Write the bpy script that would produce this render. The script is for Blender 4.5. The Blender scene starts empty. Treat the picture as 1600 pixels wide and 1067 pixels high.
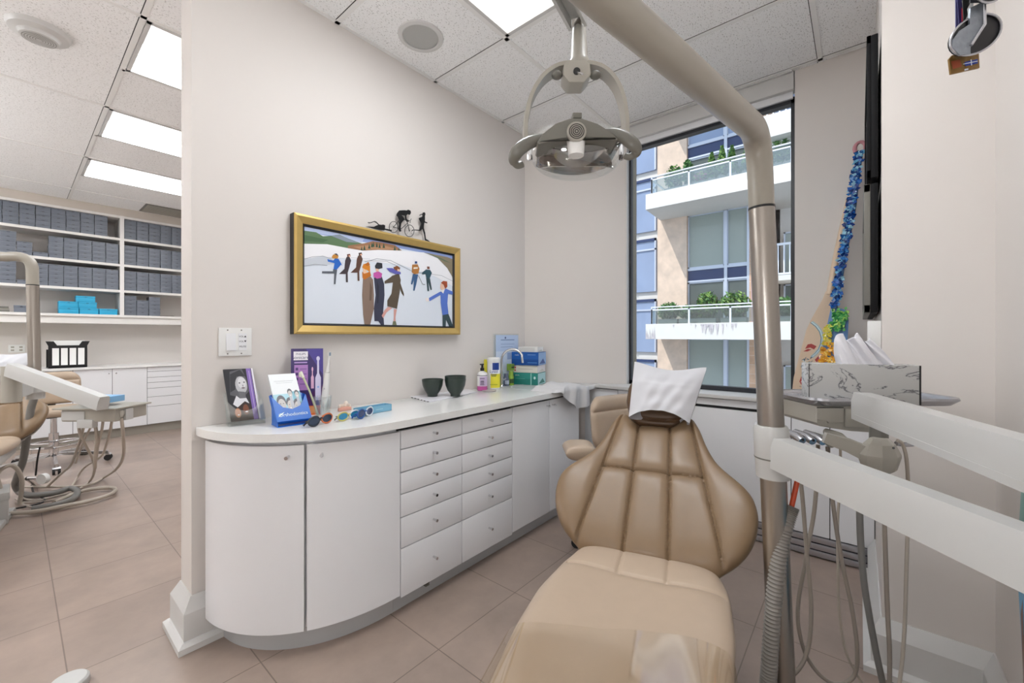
import bpy, bmesh, math, random
from mathutils import Matrix, Vector
random.seed(7)
SC = bpy.context.scene
COL = SC.collection
V = Vector
# ------------------------------------------------------------------ camera
H = 1.17                       # eye height
F_PX = 651.0; YAW = math.atan(543 / 651.0); V0 = 525.0
CY, SY = math.cos(YAW), math.sin(YAW)
cam_d = bpy.data.cameras.new('camera'); cam = bpy.data.objects.new('camera', cam_d); COL.objects.link(cam)
cam_d.sensor_width = 36; cam_d.lens = 36 * F_PX / 1600; cam_d.clip_start = 0.02; cam_d.clip_end = 200
cam_d.shift_y = (V0 - 533.5) / 1600.0
cam.location = (0, 0, H); cam.rotation_euler = (math.pi / 2, 0, YAW - math.pi / 2)
SC.camera = cam
# ------------------------------------------------------------------ world, sun, exposure
w = bpy.data.worlds.new('sky'); SC.world = w; w.use_nodes = True
bg = w.node_tree.nodes['Background']; bg.inputs[0].default_value = (0.72, 0.84, 1.0, 1); bg.inputs[1].default_value = 0.5
sun_d = bpy.data.lights.new('sun', 'SUN'); sun_d.energy = 1.1; sun_d.angle = 0.01; sun_d.color = (1, .96, .9)
sun = bpy.data.objects.new('sun', sun_d); COL.objects.link(sun); sun.location = (-5, 8, 20)
sun.rotation_euler = V((1.2, -.57, -1.6)).to_track_quat('-Z', 'Y').to_euler()
SC.view_settings.view_transform = 'Standard'; SC.view_settings.look = 'None'
SC.view_settings.exposure = 1.55; SC.view_settings.gamma = 1.0; SC.view_settings.use_curve_mapping = False
LAMP_ON = 4.6                  # radiance of the lit ceiling fixtures
# ------------------------------------------------------------------ helpers
def D(u, v=V0):
    k = u - 800.0
    return V((CY * F_PX + SY * k, SY * F_PX - CY * k, V0 - v))
EYE = V((0, 0, H))
def onY(u, v, y): d = D(u, v); return EYE + d * (y / d.y)
def onX(u, v, x): d = D(u, v); return EYE + d * (x / d.x)
def onZ(u, v, z): d = D(u, v); return EYE + d * ((z - H) / d.z)
def P(u, v, dep): return EYE + D(u, v) * (dep / F_PX)
RT = V((SY, -CY, 0)); FW = V((CY, SY, 0)); UP = V((0, 0, 1))
def frame(o, ex, ey, ez):
    m = Matrix.Identity(4)
    for i, a in enumerate((ex, ey, ez, o)):
        for j in range(3): m[j][i] = a[j]
    return m
def rotz(a, o=(0, 0, 0)): return Matrix.Translation(V(o)) @ Matrix.Rotation(a, 4, 'Z')
def sm(pts, k=6):
    pts = [V(p) for p in pts]; out = []
    n = len(pts)
    for i in range(n - 1):
        p0 = pts[max(i - 1, 0)]; p1 = pts[i]; p2 = pts[i + 1]; p3 = pts[min(i + 2, n - 1)]
        for j in range(k):
            t = j / k
            out.append(0.5 * ((2 * p1) + (p2 - p0) * t + (2 * p0 - 5 * p1 + 4 * p2 - p3) * t * t + (3 * p1 - p0 - 3 * p2 + p3) * t ** 3))
    out.append(pts[-1]); return out
def lin(c):
    if isinstance(c, str): c = [int(c[i:i + 2], 16) / 255 for i in (0, 2, 4)]
    return tuple(x / 12.92 if x <= .04045 else ((x + .055) / 1.055) ** 2.4 for x in c) + (1,)
MATS = {}
def mk(name, col, rough=.5, metal=0., emit=0., coat=0., noise=None, trans=0., bump=None, spec=.5):
    m = bpy.data.materials.new(name); m.use_nodes = True; nt = m.node_tree; b = nt.nodes['Principled BSDF']
    c = lin(col); b.inputs['Base Color'].default_value = c
    b.inputs['Roughness'].default_value = rough; b.inputs['Metallic'].default_value = metal
    b.inputs['Specular IOR Level'].default_value = spec
    if coat: b.inputs['Coat Weight'].default_value = coat; b.inputs['Coat Roughness'].default_value = .06
    if emit: b.inputs['Emission Color'].default_value = c; b.inputs['Emission Strength'].default_value = emit
    if noise:      # (scale, amount, [stretch])
        tc = nt.nodes.new('ShaderNodeTexCoord'); mp = nt.nodes.new('ShaderNodeMapping')
        nt.links.new(tc.outputs['Object'], mp.inputs[0])
        if len(noise) > 2: mp.inputs['Scale'].default_value = noise[2]
        nz = nt.nodes.new('ShaderNodeTexNoise'); nz.inputs['Scale'].default_value = noise[0]; nz.inputs['Detail'].default_value = 4
        nt.links.new(mp.outputs[0], nz.inputs['Vector'])
        mx = nt.nodes.new('ShaderNodeMix'); mx.data_type = 'RGBA'
        mx.inputs[6].default_value = tuple(x * (1 - noise[1]) for x in c[:3]) + (1,)
        mx.inputs[7].default_value = tuple(min(1, x * (1 + noise[1])) for x in c[:3]) + (1,)
        nt.links.new(nz.outputs[0], mx.inputs[0]); nt.links.new(mx.outputs[2], b.inputs['Base Color'])
    if bump:       # (scale, strength)
        tc = nt.nodes.new('ShaderNodeTexCoord'); nz = nt.nodes.new('ShaderNodeTexNoise')
        nz.inputs['Scale'].default_value = bump[0]; nz.inputs['Detail'].default_value = 3
        nt.links.new(tc.outputs['Object'], nz.inputs['Vector'])
        bp = nt.nodes.new('ShaderNodeBump'); bp.inputs['Strength'].default_value = bump[1]; bp.inputs['Distance'].default_value = .002
        nt.links.new(nz.outputs[0], bp.inputs['Height']); nt.links.new(bp.outputs[0], b.inputs['Normal'])
    MATS[name] = m; return m
def mk_clear(name, tint='ffffff', fac=.1, rough=.03):
    m = bpy.data.materials.new(name); m.use_nodes = True; nt = m.node_tree
    for n in list(nt.nodes):
        if n.type != 'OUTPUT_MATERIAL': nt.nodes.remove(n)
    out = nt.nodes[0]; t = nt.nodes.new('ShaderNodeBsdfTransparent'); t.inputs[0].default_value = lin(tint)
    g = nt.nodes.new('ShaderNodeBsdfGlossy'); g.inputs['Roughness'].default_value = rough; g.inputs[0].default_value = (1, 1, 1, 1)
    mx = nt.nodes.new('ShaderNodeMixShader'); mx.inputs[0].default_value = fac
    nt.links.new(t.outputs[0], mx.inputs[1]); nt.links.new(g.outputs[0], mx.inputs[2]); nt.links.new(mx.outputs[0], out.inputs[0])
    MATS[name] = m; return m
class B:
    def __init__(s): s.bm = bmesh.new()
    def _m(s, t, m, M=None):
        if M is not None: t.transform(M)
        for f in t.faces: f.material_index = m
        me = bpy.data.meshes.new('t'); t.to_mesh(me); t.free(); s.bm.from_mesh(me); bpy.data.meshes.remove(me)
        return s
    def box(s, a, b, m=0, M=None, bev=0):
        t = bmesh.new(); a = [min(p, q) for p, q in zip(a, b)], [max(p, q) for p, q in zip(a, b)]
        vs = [t.verts.new((a[i][0], a[j][1], a[k][2])) for i in (0, 1) for j in (0, 1) for k in (0, 1)]
        for f in ((0, 1, 3, 2), (4, 6, 7, 5), (0, 4, 5, 1), (2, 3, 7, 6), (0, 2, 6, 4), (1, 5, 7, 3)): t.faces.new([vs[i] for i in f])
        if bev: bmesh.ops.bevel(t, geom=t.edges[:], offset=bev, segments=2, affect='EDGES', profile=.6)
        return s._m(t, m, M)
    def cbox(s, c, sz, m=0, M=None, bev=0):
        return s.box([c[i] - sz[i] / 2 for i in range(3)], [c[i] + sz[i] / 2 for i in range(3)], m, M, bev)
    def sweep(s, pts, prof, m=0, hint=UP, scl=None, caps=True, closed=False):
        """prof: list of (a,b) in the (side, up) plane; pts: path"""
        t = bmesh.new(); pts = [V(p) for p in pts]; rings = []; n = len(pts)
        T = []
        for i in range(n):
            if closed: d = pts[(i + 1) % n] - pts[i - 1]
            else: d = pts[min(i + 1, n - 1)] - pts[max(i - 1, 0)]
            T.append(d.normalized())
        if hint is None:
            h = V((0, 0, 1)) if abs(T[0].z) < .9 else V((1, 0, 0))
            side = T[0].cross(h).normalized()
        for i in range(n):
            if hint is None:
                side = (side - T[i] * side.dot(T[i])).normalized(); up = side.cross(T[i]).normalized()
            else:
                side = T[i].cross(hint).normalized(); up = side.cross(T[i]).normalized()
            k = 1 if scl is None else scl[i]
            rings.append([t.verts.new(pts[i] + side * (a * k) + up * (b * k)) for a, b in prof])
        m_ = len(prof)
        for i in range(n if closed else n - 1):
            r0, r1 = rings[i], rings[(i + 1) % n]
            for j in range(m_): t.faces.new((r0[j], r0[(j + 1) % m_], r1[(j + 1) % m_], r1[j]))
        if caps and not closed: t.faces.new(rings[0][::-1]); t.faces.new(rings[-1])
        return s._m(t, m)
    def tube(s, pts, r, m=0, n=12, scl=None, closed=False):
        if isinstance(r, (list, tuple)): scl = r; r = 1
        return s.sweep(pts, [(r * math.cos(2 * math.pi * i / n), r * math.sin(2 * math.pi * i / n)) for i in range(n)], m, None, scl, True, closed)
    def cyl(s, a, b, r, m=0, n=24, r2=None):
        return s.tube([a, b], [r, r if r2 is None else r2], m, n)
    def lathe(s, prof, m=0, n=32, M=None, o=(0, 0, 0)):
        t = bmesh.new(); rings = []
        for r, z in prof:
            if r < 1e-6: rings.append([t.verts.new((o[0], o[1], o[2] + z))])
            else: rings.append([t.verts.new((o[0] + r * math.cos(2 * math.pi * i / n), o[1] + r * math.sin(2 * math.pi * i / n), o[2] + z)) for i in range(n)])
        for a, b in zip(rings, rings[1:]):
            for i in range(n):
                j = (i + 1) % n
                if len(a) == 1 and len(b) == 1: continue
                if len(a) == 1: t.faces.new((a[0], b[i], b[j]))
                elif len(b) == 1: t.faces.new((a[i], b[0], a[j]))
                else: t.faces.new((a[i], b[i], b[j], a[j]))
        return s._m(t, m, M)
    def ball(s, c, r, m=0, M=None, n=16):
        if not isinstance(r, (tuple, list)): r = (r, r, r)
        t = bmesh.new(); bmesh.ops.create_uvsphere(t, u_segments=n * 2, v_segments=n, radius=1)
        t.transform(Matrix.Translation(V(c)) @ Matrix.Diagonal((r[0], r[1], r[2], 1)))
        return s._m(t, m, M)
    def poly(s, pts, m=0):
        t = bmesh.new(); t.faces.new([t.verts.new(p) for p in pts]); return s._m(t, m)
    def prism(s, pts, vec, m=0, bev=0, M=None):
        t = bmesh.new(); vec = V(vec)
        a = [t.verts.new(p) for p in pts]; b = [t.verts.new(V(p) + vec) for p in pts]
        t.faces.new(a[::-1]); t.faces.new(b); n = len(a)
        for i in range(n): t.faces.new((a[i], a[(i + 1) % n], b[(i + 1) % n], b[i]))
        if bev: bmesh.ops.bevel(t, geom=t.edges[:], offset=bev, segments=2, affect='EDGES', profile=.6)
        return s._m(t, m, M)
    def grid(s, fn, nu, nv, m=0, thick=None):
        """fn(s,t)->point, s,t in 0..1; closed by a second skin if thick is a function too"""
        t = bmesh.new(); g = [[t.verts.new(fn(i / nu, j / nv)) for j in range(nv + 1)] for i in range(nu + 1)]
        for i in range(nu):
            for j in range(nv): t.faces.new((g[i][j], g[i + 1][j], g[i + 1][j + 1], g[i][j + 1]))
        if thick:
            q = [[t.verts.new(thick(i / nu, j / nv)) for j in range(nv + 1)] for i in range(nu + 1)]
            for i in range(nu):
                for j in range(nv): t.faces.new((q[i][j], q[i][j + 1], q[i + 1][j + 1], q[i + 1][j]))
            for i in range(nu):
                t.faces.new((g[i][0], q[i][0], q[i + 1][0], g[i + 1][0])); t.faces.new((g[i][nv], g[i + 1][nv], q[i + 1][nv], q[i][nv]))
            for j in range(nv):
                t.faces.new((g[0][j], g[0][j + 1], q[0][j + 1], q[0][j])); t.faces.new((g[nu][j], q[nu][j], q[nu][j + 1], g[nu][j + 1]))
            bmesh.ops.remove_doubles(t, verts=t.verts[:], dist=1e-5)
        return s._m(t, m)
    def text(s, txt, M, size, m=0, depth=.0003, align='CENTER'):
        c = bpy.data.curves.new('t', 'FONT'); c.body = txt; c.size = size; c.extrude = depth; c.align_x = align; c.align_y = 'CENTER'
        o = bpy.data.objects.new('t', c); COL.objects.link(o)
        dg = bpy.context.evaluated_depsgraph_get(); me = bpy.data.meshes.new_from_object(o.evaluated_get(dg))
        t = bmesh.new(); t.from_mesh(me); bpy.data.objects.remove(o); bpy.data.curves.remove(c); bpy.data.meshes.remove(me)
        return s._m(t, m, M)
    def fin(s, name, mats, parent=None, label=None, cat=None, group=None, kind=None, smooth=.6, ang=.6, fix=True, loc=None, sub=0):
        bm = s.bm
        if fix: bmesh.ops.recalc_face_normals(bm, faces=bm.faces[:])
        if smooth:
            for f in bm.faces: f.smooth = True
            for e in bm.edges:
                if len(e.link_faces) == 2 and e.calc_face_angle(0) > ang: e.smooth = False
        if parent is not None: off = wloc(parent)
        elif loc is not None: off = V(loc)
        else:
            xs = [v.co for v in bm.verts]
            off = V(((min(p.x for p in xs) + max(p.x for p in xs)) / 2, (min(p.y for p in xs) + max(p.y for p in xs)) / 2, min(p.z for p in xs)))
        bmesh.ops.translate(bm, verts=bm.verts[:], vec=-off)
        me = bpy.data.meshes.new(name); bm.to_mesh(me); bm.free()
        o = bpy.data.objects.new(name, me); COL.objects.link(o)
        if not isinstance(mats, (list, tuple)): mats = [mats]
        for mm in mats: me.materials.append(MATS[mm] if isinstance(mm, str) else mm)
        if parent is not None: o.parent = parent
        else: o.location = off
        if label: o['label'] = label
        if cat: o['category'] = cat
        if group: o['group'] = group
        if kind: o['kind'] = kind
        if sub:
            md = o.modifiers.new('s', 'SUBSURF'); md.levels = sub; md.render_levels = sub
        return o
def wloc(o):
    r = V((0, 0, 0))
    while o is not None: r = r + V(o.location); o = o.parent
    return r
def thing(name, label, cat, loc=(0, 0, 0), group=None):
    o = bpy.data.objects.new(name, None); COL.objects.link(o); o.location = loc; o.empty_display_size = .05
    o['label'] = label; o['category'] = cat
    if group: o['group'] = group
    return o
def dup(r, loc=None, label=None, group=None, rz=None, parent=None):
    c = r.copy(); COL.objects.link(c)
    if loc is not None: c.location = loc
    if rz is not None: c.rotation_euler = (0, 0, rz)
    if label: c['label'] = label
    if group: c['group'] = group
    if parent is not None: c.parent = parent
    for ch in list(r.children): dup(ch, parent=c)
    return c
def struct(name, b, mats, **k): return b.fin(name, mats, kind='structure', **k)
# ------------------------------------------------------------------ materials
mk('wall_paint', 'dcd6d1', .6, noise=(3, .012)); mk('white_trim', 'd2d1cf', .4); mk('white_gloss', 'eaebee', .16, coat=.5)
mk('quartz', 'ececea', .18, noise=(180, .03)); mk('grey_kick', 'c0c2c4', .35, metal=.1); mk('dark_gap', '2a2a2c', .8)
mk('steel', 'a39d96', .28, metal=1, noise=(4, .08, (8, 8, .3))); mk('chrome', 'd8d8da', .08, metal=1); mk('black_metal', '16161a', .35)
mk('alu_black', '22252c', .4); mk('dental_white', 'bebebc', .35, coat=.2); mk('dental_cream', 'a6a298', .32, coat=.2); mk('dental_grey', '6f6d66', .4)
mk('tube_grey', '988e84', .45); mk('tube_light', 'b3a99d', .45); mk('tube_dark', '777572', .45); mk('orange_tube', 'c2441c', .35)
mk('black', '101012', .4); mk('black_screen', '08080b', .35); mk('silver', 'b8b8bd', .25, metal=.8); mk('white_cloth', 'd0cfd0', .8, bump=(60, .3))
mk('white_plastic', 'e8e8e6', .35); mk('paper', 'eeeeec', .7); mk('rubber', '1c1c1e', .7)
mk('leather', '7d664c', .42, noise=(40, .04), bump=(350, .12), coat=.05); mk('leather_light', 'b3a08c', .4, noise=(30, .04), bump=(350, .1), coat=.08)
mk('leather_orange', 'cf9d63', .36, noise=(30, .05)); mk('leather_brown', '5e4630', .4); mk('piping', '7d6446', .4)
mk('concrete', 'd6d4ce', .8, noise=(6, .08)); mk('glass_dark', '3a4250', .08)
mk_clear('window_glass', 'fdfefe', .012, .0); mk_clear('clear', 'eef3f3', .16, .03); mk_clear('clear_thick', 'fafcfc', .14, .05); mk('screen_casing', '0b0b0d', .6, spec=.2); mk_clear('sleeve', 'f6f2ea', .16, .08)
def light_mat(name, s, c=(1, 1, 1)):
    m = bpy.data.materials.new(name); m.use_nodes = True; b = m.node_tree.nodes['Principled BSDF']
    b.inputs['Base Color'].default_value = (.85, .85, .85, 1); b.inputs['Emission Color'].default_value = c + (1,); b.inputs['Emission Strength'].default_value = s; b.inputs['Roughness'].default_value = .4
    MATS[name] = m
light_mat('diffuser_on', LAMP_ON, (.94, .97, 1)); light_mat('diffuser_key', 8, (.94, .97, 1)); light_mat('diffuser_dim', .42, (1, 1, 1)); light_mat('diffuser_idle', .28, (1, 1, 1))
def brick_mat(name, c1, c2, mortar, scale, bw, rh, ms, off=.5, rough=.5, rot=None, bump=0):
    m = bpy.data.materials.new(name); m.use_nodes = True; nt = m.node_tree; b = nt.nodes['Principled BSDF']
    tc = nt.nodes.new('ShaderNodeTexCoord'); mp = nt.nodes.new('ShaderNodeMapping'); br = nt.nodes.new('ShaderNodeTexBrick')
    nt.links.new(tc.outputs['Object'], mp.inputs[0]); nt.links.new(mp.outputs[0], br.inputs[0])
    if rot: mp.inputs['Rotation'].default_value = rot
    br.offset = off; br.inputs['Color1'].default_value = lin(c1); br.inputs['Color2'].default_value = lin(c2); br.inputs['Mortar'].default_value = lin(mortar)
    br.inputs['Scale'].default_value = scale; br.inputs['Mortar Size'].default_value = ms; br.inputs['Brick Width'].default_value = bw; br.inputs['Row Height'].default_value = rh
    br.inputs['Mortar Smooth'].default_value = .1
    nz = nt.nodes.new('ShaderNodeTexNoise'); nz.inputs['Scale'].default_value = 3.2; nz.inputs['Detail'].default_value = 7; nz.inputs['Roughness'].default_value = .65
    nt.links.new(tc.outputs['Object'], nz.inputs['Vector'])
    mx = nt.nodes.new('ShaderNodeMix'); mx.data_type = 'RGBA'; mx.blend_type = 'MULTIPLY'; mx.inputs[0].default_value = 1
    cr = nt.nodes.new('ShaderNodeValToRGB'); cr.color_ramp.elements[0].color = (.78, .78, .78, 1); cr.color_ramp.elements[1].color = (1.12, 1.1, 1.08, 1)
    cr.color_ramp.elements[0].position = .3; cr.color_ramp.elements[1].position = .75
    nt.links.new(nz.outputs[0], cr.inputs[0]); nt.links.new(br.outputs[0], mx.inputs[6]); nt.links.new(cr.outputs[0], mx.inputs[7])
    nt.links.new(mx.outputs[2], b.inputs['Base Color']); b.inputs['Roughness'].default_value = rough
    MATS[name] = m; return mp
mp = brick_mat('floor_tile', 'a6958a', '9e8d83', '7a6c64', 1.0, .4485, .4415, .0022, 0, .34)
FLO = (.1205, 1.205 - .4415 * 4)     # a tile corner
mp.inputs['Location'].default_value = (-(.122 - .4485 * 8), -(1.207 - .4415 * 8), 0)
brick_mat('brick', 'd9b79c', 'cfab90', 'dcc6b4', 1.0, .22, .075, .008, .5, .85, rot=(math.pi / 2, 0, math.pi / 2))
def ceil_mat():
    m = bpy.data.materials.new('ceiling_tile'); m.use_nodes = True; nt = m.node_tree; b = nt.nodes['Principled BSDF']
    tc = nt.nodes.new('ShaderNodeTexCoord'); mp = nt.nodes.new('ShaderNodeMapping'); nt.links.new(tc.outputs['Object'], mp.inputs[0]); mp.inputs['Scale'].default_value = (1, 1.7, 1)
    nz = nt.nodes.new('ShaderNodeTexNoise'); nz.inputs['Scale'].default_value = 120; nz.inputs['Detail'].default_value = 3; nt.links.new(mp.outputs[0], nz.inputs['Vector'])
    cr = nt.nodes.new('ShaderNodeValToRGB'); cr.color_ramp.elements[0].position = .35; cr.color_ramp.elements[0].color = lin('c4c3c1'); cr.color_ramp.elements[1].position = .40; cr.color_ramp.elements[1].color = lin('fafafa')
    nt.links.new(nz.outputs[0], cr.inputs[0]); nt.links.new(cr.outputs[0], b.inputs['Base Color']); b.inputs['Roughness'].default_value = .9
    bp = nt.nodes.new('ShaderNodeBump'); bp.inputs['Strength'].default_value = .5; bp.inputs['Distance'].default_value = .003
    nt.links.new(cr.outputs[0], bp.inputs['Height']); nt.links.new(bp.outputs[0], b.inputs['Normal']); MATS['ceiling_tile'] = m
ceil_mat()
mk('tbar', 'efeeec', .5)
# ------------------------------------------------------------------ the room shell
CZ = 2.69; YA = 1.95; XA = .436; XB = 2.87; YR = -.324; XBACK = -2.4; YF = 7.12; CT = .822
b = B(); b.box((XBACK - .1, -.45, -.1), (3.05, 7.25, 0)); fl = struct('floor', b, 'floor_tile', loc=(0, 0, 0))
b = B(); b.box((XBACK - .1, -.45, CZ), (3.05, 7.25, CZ + .1), 0)
t = .0045
def bar(x0, y0, x1, y1):      # a T-bar and the dark reveal along one side of it
    if abs(x1 - x0) > abs(y1 - y0): b.box((x0, y0 - .0115, CZ - t), (x1, y0 + .0115, CZ), 1); b.box((x0, y0 + .0115, CZ - .0008), (x1, y0 + .0150, CZ), 2)
    else: b.box((x0 - .0115, y0, CZ - t), (x0 + .0115, y1, CZ), 1); b.box((x0 - .0150, y0, CZ - .0008), (x0 - .0115, y1, CZ), 2)
for k in range(-5, 4):
    x = 1.008 + .61 * k
    if k != -1: bar(x, YR, x, YA)
for y in (1.384, .165): bar(XBACK, y, XB, y)
bar(XA + .0, YA - .008, 2.49, YA - .008)
for k in range(-2, 3):
    x = .40 + 1.22 * k
    bar(x, YA + .13 if x > XA else YA, x, 6.74)
for k in range(4): bar(XBACK, 2.615 + 1.21 * k, XB, 2.615 + 1.21 * k)
for k in range(3): bar(.40, 3.225 + 1.21 * k, XB, 3.225 + 1.21 * k)
struct('ceiling', b, ['ceiling_tile', 'tbar', 'dark_gap'], loc=(0, 0, 0), smooth=0)
# partition wall with the counter in front of it, and the angled piece that runs to the window
b = B(); b.prism([(XA, YA, 0), (2.49, YA, 0), (2.49, 2.10, 0), (XA, 2.10, 0)], (0, 0, CZ)); struct('wall_left', b, 'wall_paint')
b = B(); b.prism([(2.49, YA, 0), (XB, 1.31, 0), (2.905, 1.312, 0), (2.99, 1.40, 0), (2.99, 2.10, 0), (2.49, 2.10, 0)], (0, 0, CZ)); struct('wall_angled', b, 'wall_paint')
# window wall: below, right of and above the opening (opening y .285..1.31, z .80..2.69)
WY0, WY1, WZ0, WZ1 = .285, 1.31, .80, 2.69
b = B(); b.box((XB, -.06, 0), (2.99, WY1, WZ0)); b.box((XB, -.06, WZ0), (2.99, WY0, CZ)); b.box((2.88, 2.10, 0), (2.99, 7.25, CZ)); struct('wall_window', b, 'wall_paint')
b = B(); b.box((1.955, -.44, 0), (2.99, -.06, CZ)); struct('wall_pillar', b, 'wall_paint')
b = B(); b.box((XBACK, -.44, 0), (1.955, YR, CZ)); struct('wall_right', b, 'wall_paint')
b = B(); b.box((XBACK - .1, -.44, 0), (XBACK, 7.25, CZ)); struct('wall_back', b, 'wall_paint')
b = B(); b.box((XBACK, YF, 0), (2.88, 7.25, CZ)); struct('wall_far', b, 'wall_paint')
# baseboards with a stepped profile
def base_prof(k): return [(0, 0), (.05 * k, 0), (.05 * k, .022), (.036 * k, .034), (.03 * k, .036), (.03 * k, .135), (.004 * k, .185), (0, .185)]
def baseboard(name, pts, side):
    b = B(); n = len(pts); prof = base_prof(1); rings = []
    t = bmesh.new()
    for i in range(n):
        p = V(pts[i] + (0,)); d0 = (p - V(pts[i - 1] + (0,))).normalized() if i else None; d1 = (V(pts[i + 1] + (0,)) - p).normalized() if i < n - 1 else None
        if d0 is None: d0 = d1
        if d1 is None: d1 = d0
        n0 = V((-d0.y, d0.x, 0)) * side; n1 = V((-d1.y, d1.x, 0)) * side
        m_ = (n0 + n1).normalized(); k = 1 / max(.3, m_.dot(n0))
        rings.append([t.verts.new(p + m_ * (o * k) + V((0, 0, z))) for o, z in prof])
    for i in range(n - 1):
        for j in range(len(prof)):
            t.faces.new((rings[i][j], rings[i][(j + 1) % len(prof)], rings[i + 1][(j + 1) % len(prof)], rings[i + 1][j]))
    t.faces.new(rings[0]); t.faces.new(rings[-1][::-1])
    b._m(t, 0); struct(name, b, 'white_trim', smooth=0)
baseboard('baseboard_left', [(2.86, 2.10), (XA, 2.10), (XA, YA), (.56, YA)], -1)
baseboard('baseboard_pillar', [(2.68, -.06), (1.955, -.06), (1.955, YR)], -1)
baseboard('baseboard_right', [(1.952, YR), (XBACK, YR)], -1)
# ------------------------------------------------------------------ window
w1 = bpy.data.objects.new('window_1', None); COL.objects.link(w1); w1.location = (2.92, .8, .82); w1['kind'] = 'structure'
b = B()
b.box((2.905, WY1 - .026, .815), (2.935, WY1 - .008, 2.56)); b.box((2.905, WY0 + .0, .815), (2.955, WY0 + .022, 2.56))
b.box((2.905, WY0, .815), (2.955, WY1 - .012, .848)); b.box((2.905, WY0, 2.525), (2.955, WY1 - .012, 2.56))
struct('window_frame', b, 'alu_black', parent=w1, smooth=0)
b = B(); b.box((2.928, WY0 + .02, .845), (2.934, WY1 - .02, 2.53)); struct('window_pane', b, 'window_glass', parent=w1, smooth=0)
b = B(); b.box((XB, WY1 - .009, .82), (2.904, WY1 - .0005, 2.69)); struct('window_reveal', b, 'white_trim', parent=w1, smooth=0)
b = B(); b.box((2.86, WY0 + .004, 2.585), (2.93, WY1 - .015, 2.686), 0, bev=.004); b.box((2.885, WY0 + .01, 2.545), (2.905, WY1 - .02, 2.585), 1, bev=.003)
b.box((2.84, WY0 + .01, 2.678), (2.862, WY1 - .015, 2.69), 0)
b.fin('roller_blind', ['white_trim', 'white_gloss'], label='white rolled-up window blind in its cassette at the ceiling', cat='blind')
mk('granite', '8a8274', .8, noise=(120, .35))
b = B(); b.box((2.995, 1.332, -1), (3.11, 1.75, 5)); struct('wall_outside_pier', b, 'granite')
# ------------------------------------------------------------------ flat artwork on a face
def art(b, o, ex, ey, items, mats, h=.00035):
    """items drawn in face units; mats: list that collects material names, returns indices"""
    n = V(ex).cross(V(ey)).normalized(); o = V(o); ex = V(ex); ey = V(ey)
    def mi(m):
        if m not in mats: mats.append(m)
        return mats.index(m)
    for k, it in enumerate(items):
        off = n * (h * (1 + k * .12)); q = lambda x, y: o + ex * x + ey * y + off
        if it[0] == 'p': b.poly([q(x, y) for x, y in it[2]], mi(it[1]))
        elif it[0] == 'r': _, m, x0, y0, x1, y1 = it; b.poly([q(x0, y0), q(x1, y0), q(x1, y1), q(x0, y1)], mi(m))
        elif it[0] == 'e': _, m, cx, cy, rx, ry = it; b.poly([q(cx + rx * math.cos(a * math.pi / 10), cy + ry * math.sin(a * math.pi / 10)) for a in range(20)], mi(m))
        elif it[0] == 's':
            _, m, wd, pts = it
            for (x0, y0), (x1, y1) in zip(pts, pts[1:]):
                d = V((x1 - x0, y1 - y0)); L = d.length or 1; px, py = -d.y / L * wd / 2, d.x / L * wd / 2
                b.poly([q(x0 + px, y0 + py), q(x1 + px, y1 + py), q(x1 - px, y1 - py), q(x0 - px, y0 - py)], mi(m))
        elif it[0] == 't':
            _, m, x, y, sz, tx = it
            exn = ex.normalized(); eyn = (n.cross(exn)).normalized()
            b.text(tx, frame(q(x, y), exn, eyn, n), sz, mi(m), .0001)
def cm(h, rough=.5, **k):
    nm = 'paint_' + h + ('' if rough == .5 else '_g')
    if nm not in MATS: mk(nm, h, rough, **k)
    return nm
# ------------------------------------------------------------------ counter and cabinets along the left wall
YD = 1.462; ZB = .09; ZT = .789
XE = 2.49
def curve_pts(off, n=40, y1=YA - .002):
    """the rounded end, from the wall to the straight front; off = inset"""
    cx, cy = 1.03, YA; rx, ry = .56 - off, (YA - YD) - off; e = 2.15; out = []
    for i in range(n + 1):
        a = i / n * math.pi / 2
        x = cx - rx * math.cos(a) ** (2 / e); y = cy - ry * math.sin(a) ** (2 / e)
        out.append((x, min(y, y1)))
    return out
b = B(); cp = curve_pts(.03); b.prism([(x, y, ZB) for x, y in cp] + [(1.02, YD + .03, ZB), (1.02, YA - .002, ZB)], (0, 0, ZT - ZB), 0)
cab = b.fin('curved_cabinet', 'white_gloss', label='white gloss cabinet with two curved doors rounding the near end of the counter', cat='cabinet')
def kick(b, pts, z1=ZB, m=0): b.prism(pts, (0, 0, z1 - .0), m)
b = B(); cp = curve_pts(.055); b.prism([(x, y, 0) for x, y in cp] + [(1.02, YD + .055, 0), (1.02, YA - .002, 0)], (0, 0, ZB), 0); b.fin('toe_kick', 'grey_kick', cab)
def knob(parent, x, y, z, d=(0, -1, 0), s=1):
    d = V(d); b = B(); c = V((x, y, z)); b.tube([c, c + d * .016 * s, c + d * .0165 * s, c + d * .026 * s], .0065 * s, 0, 12, [.75, .75, 1, 1]); return b.fin('knob', 'chrome', parent)
outer = curve_pts(0, 80); inner = curve_pts(.02, 80); ks = min(range(81), key=lambda i: abs(outer[i][0] - .682))
for i0, i1 in ((3, ks - 0), (ks + 1, 80)):
    b = B(); po = outer[i0:i1 + 1]; pi_ = inner[i0:i1 + 1]
    if i1 == 80: po = po[:-1] + [(1.0285, YD)]; pi_ = pi_[:-1] + [(1.0285, YD + .02)]
    b.prism([(x, y, ZB + .004) for x, y in po] + [(x, y, ZB + .004) for x, y in pi_[::-1]], (0, 0, ZT - .02 - ZB))
    d = b.fin('door', 'white_gloss', cab, ang=.5)
    k = i1 - 5 if i1 != 80 else ks + 6
    nx, ny = outer[k][0] - inner[k][0], outer[k][1] - inner[k][1]; l = math.hypot(nx, ny); z = .735
    knob(d, outer[k][0] - .0 * nx, outer[k][1], z, (nx / l, ny / l, 0))
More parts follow.
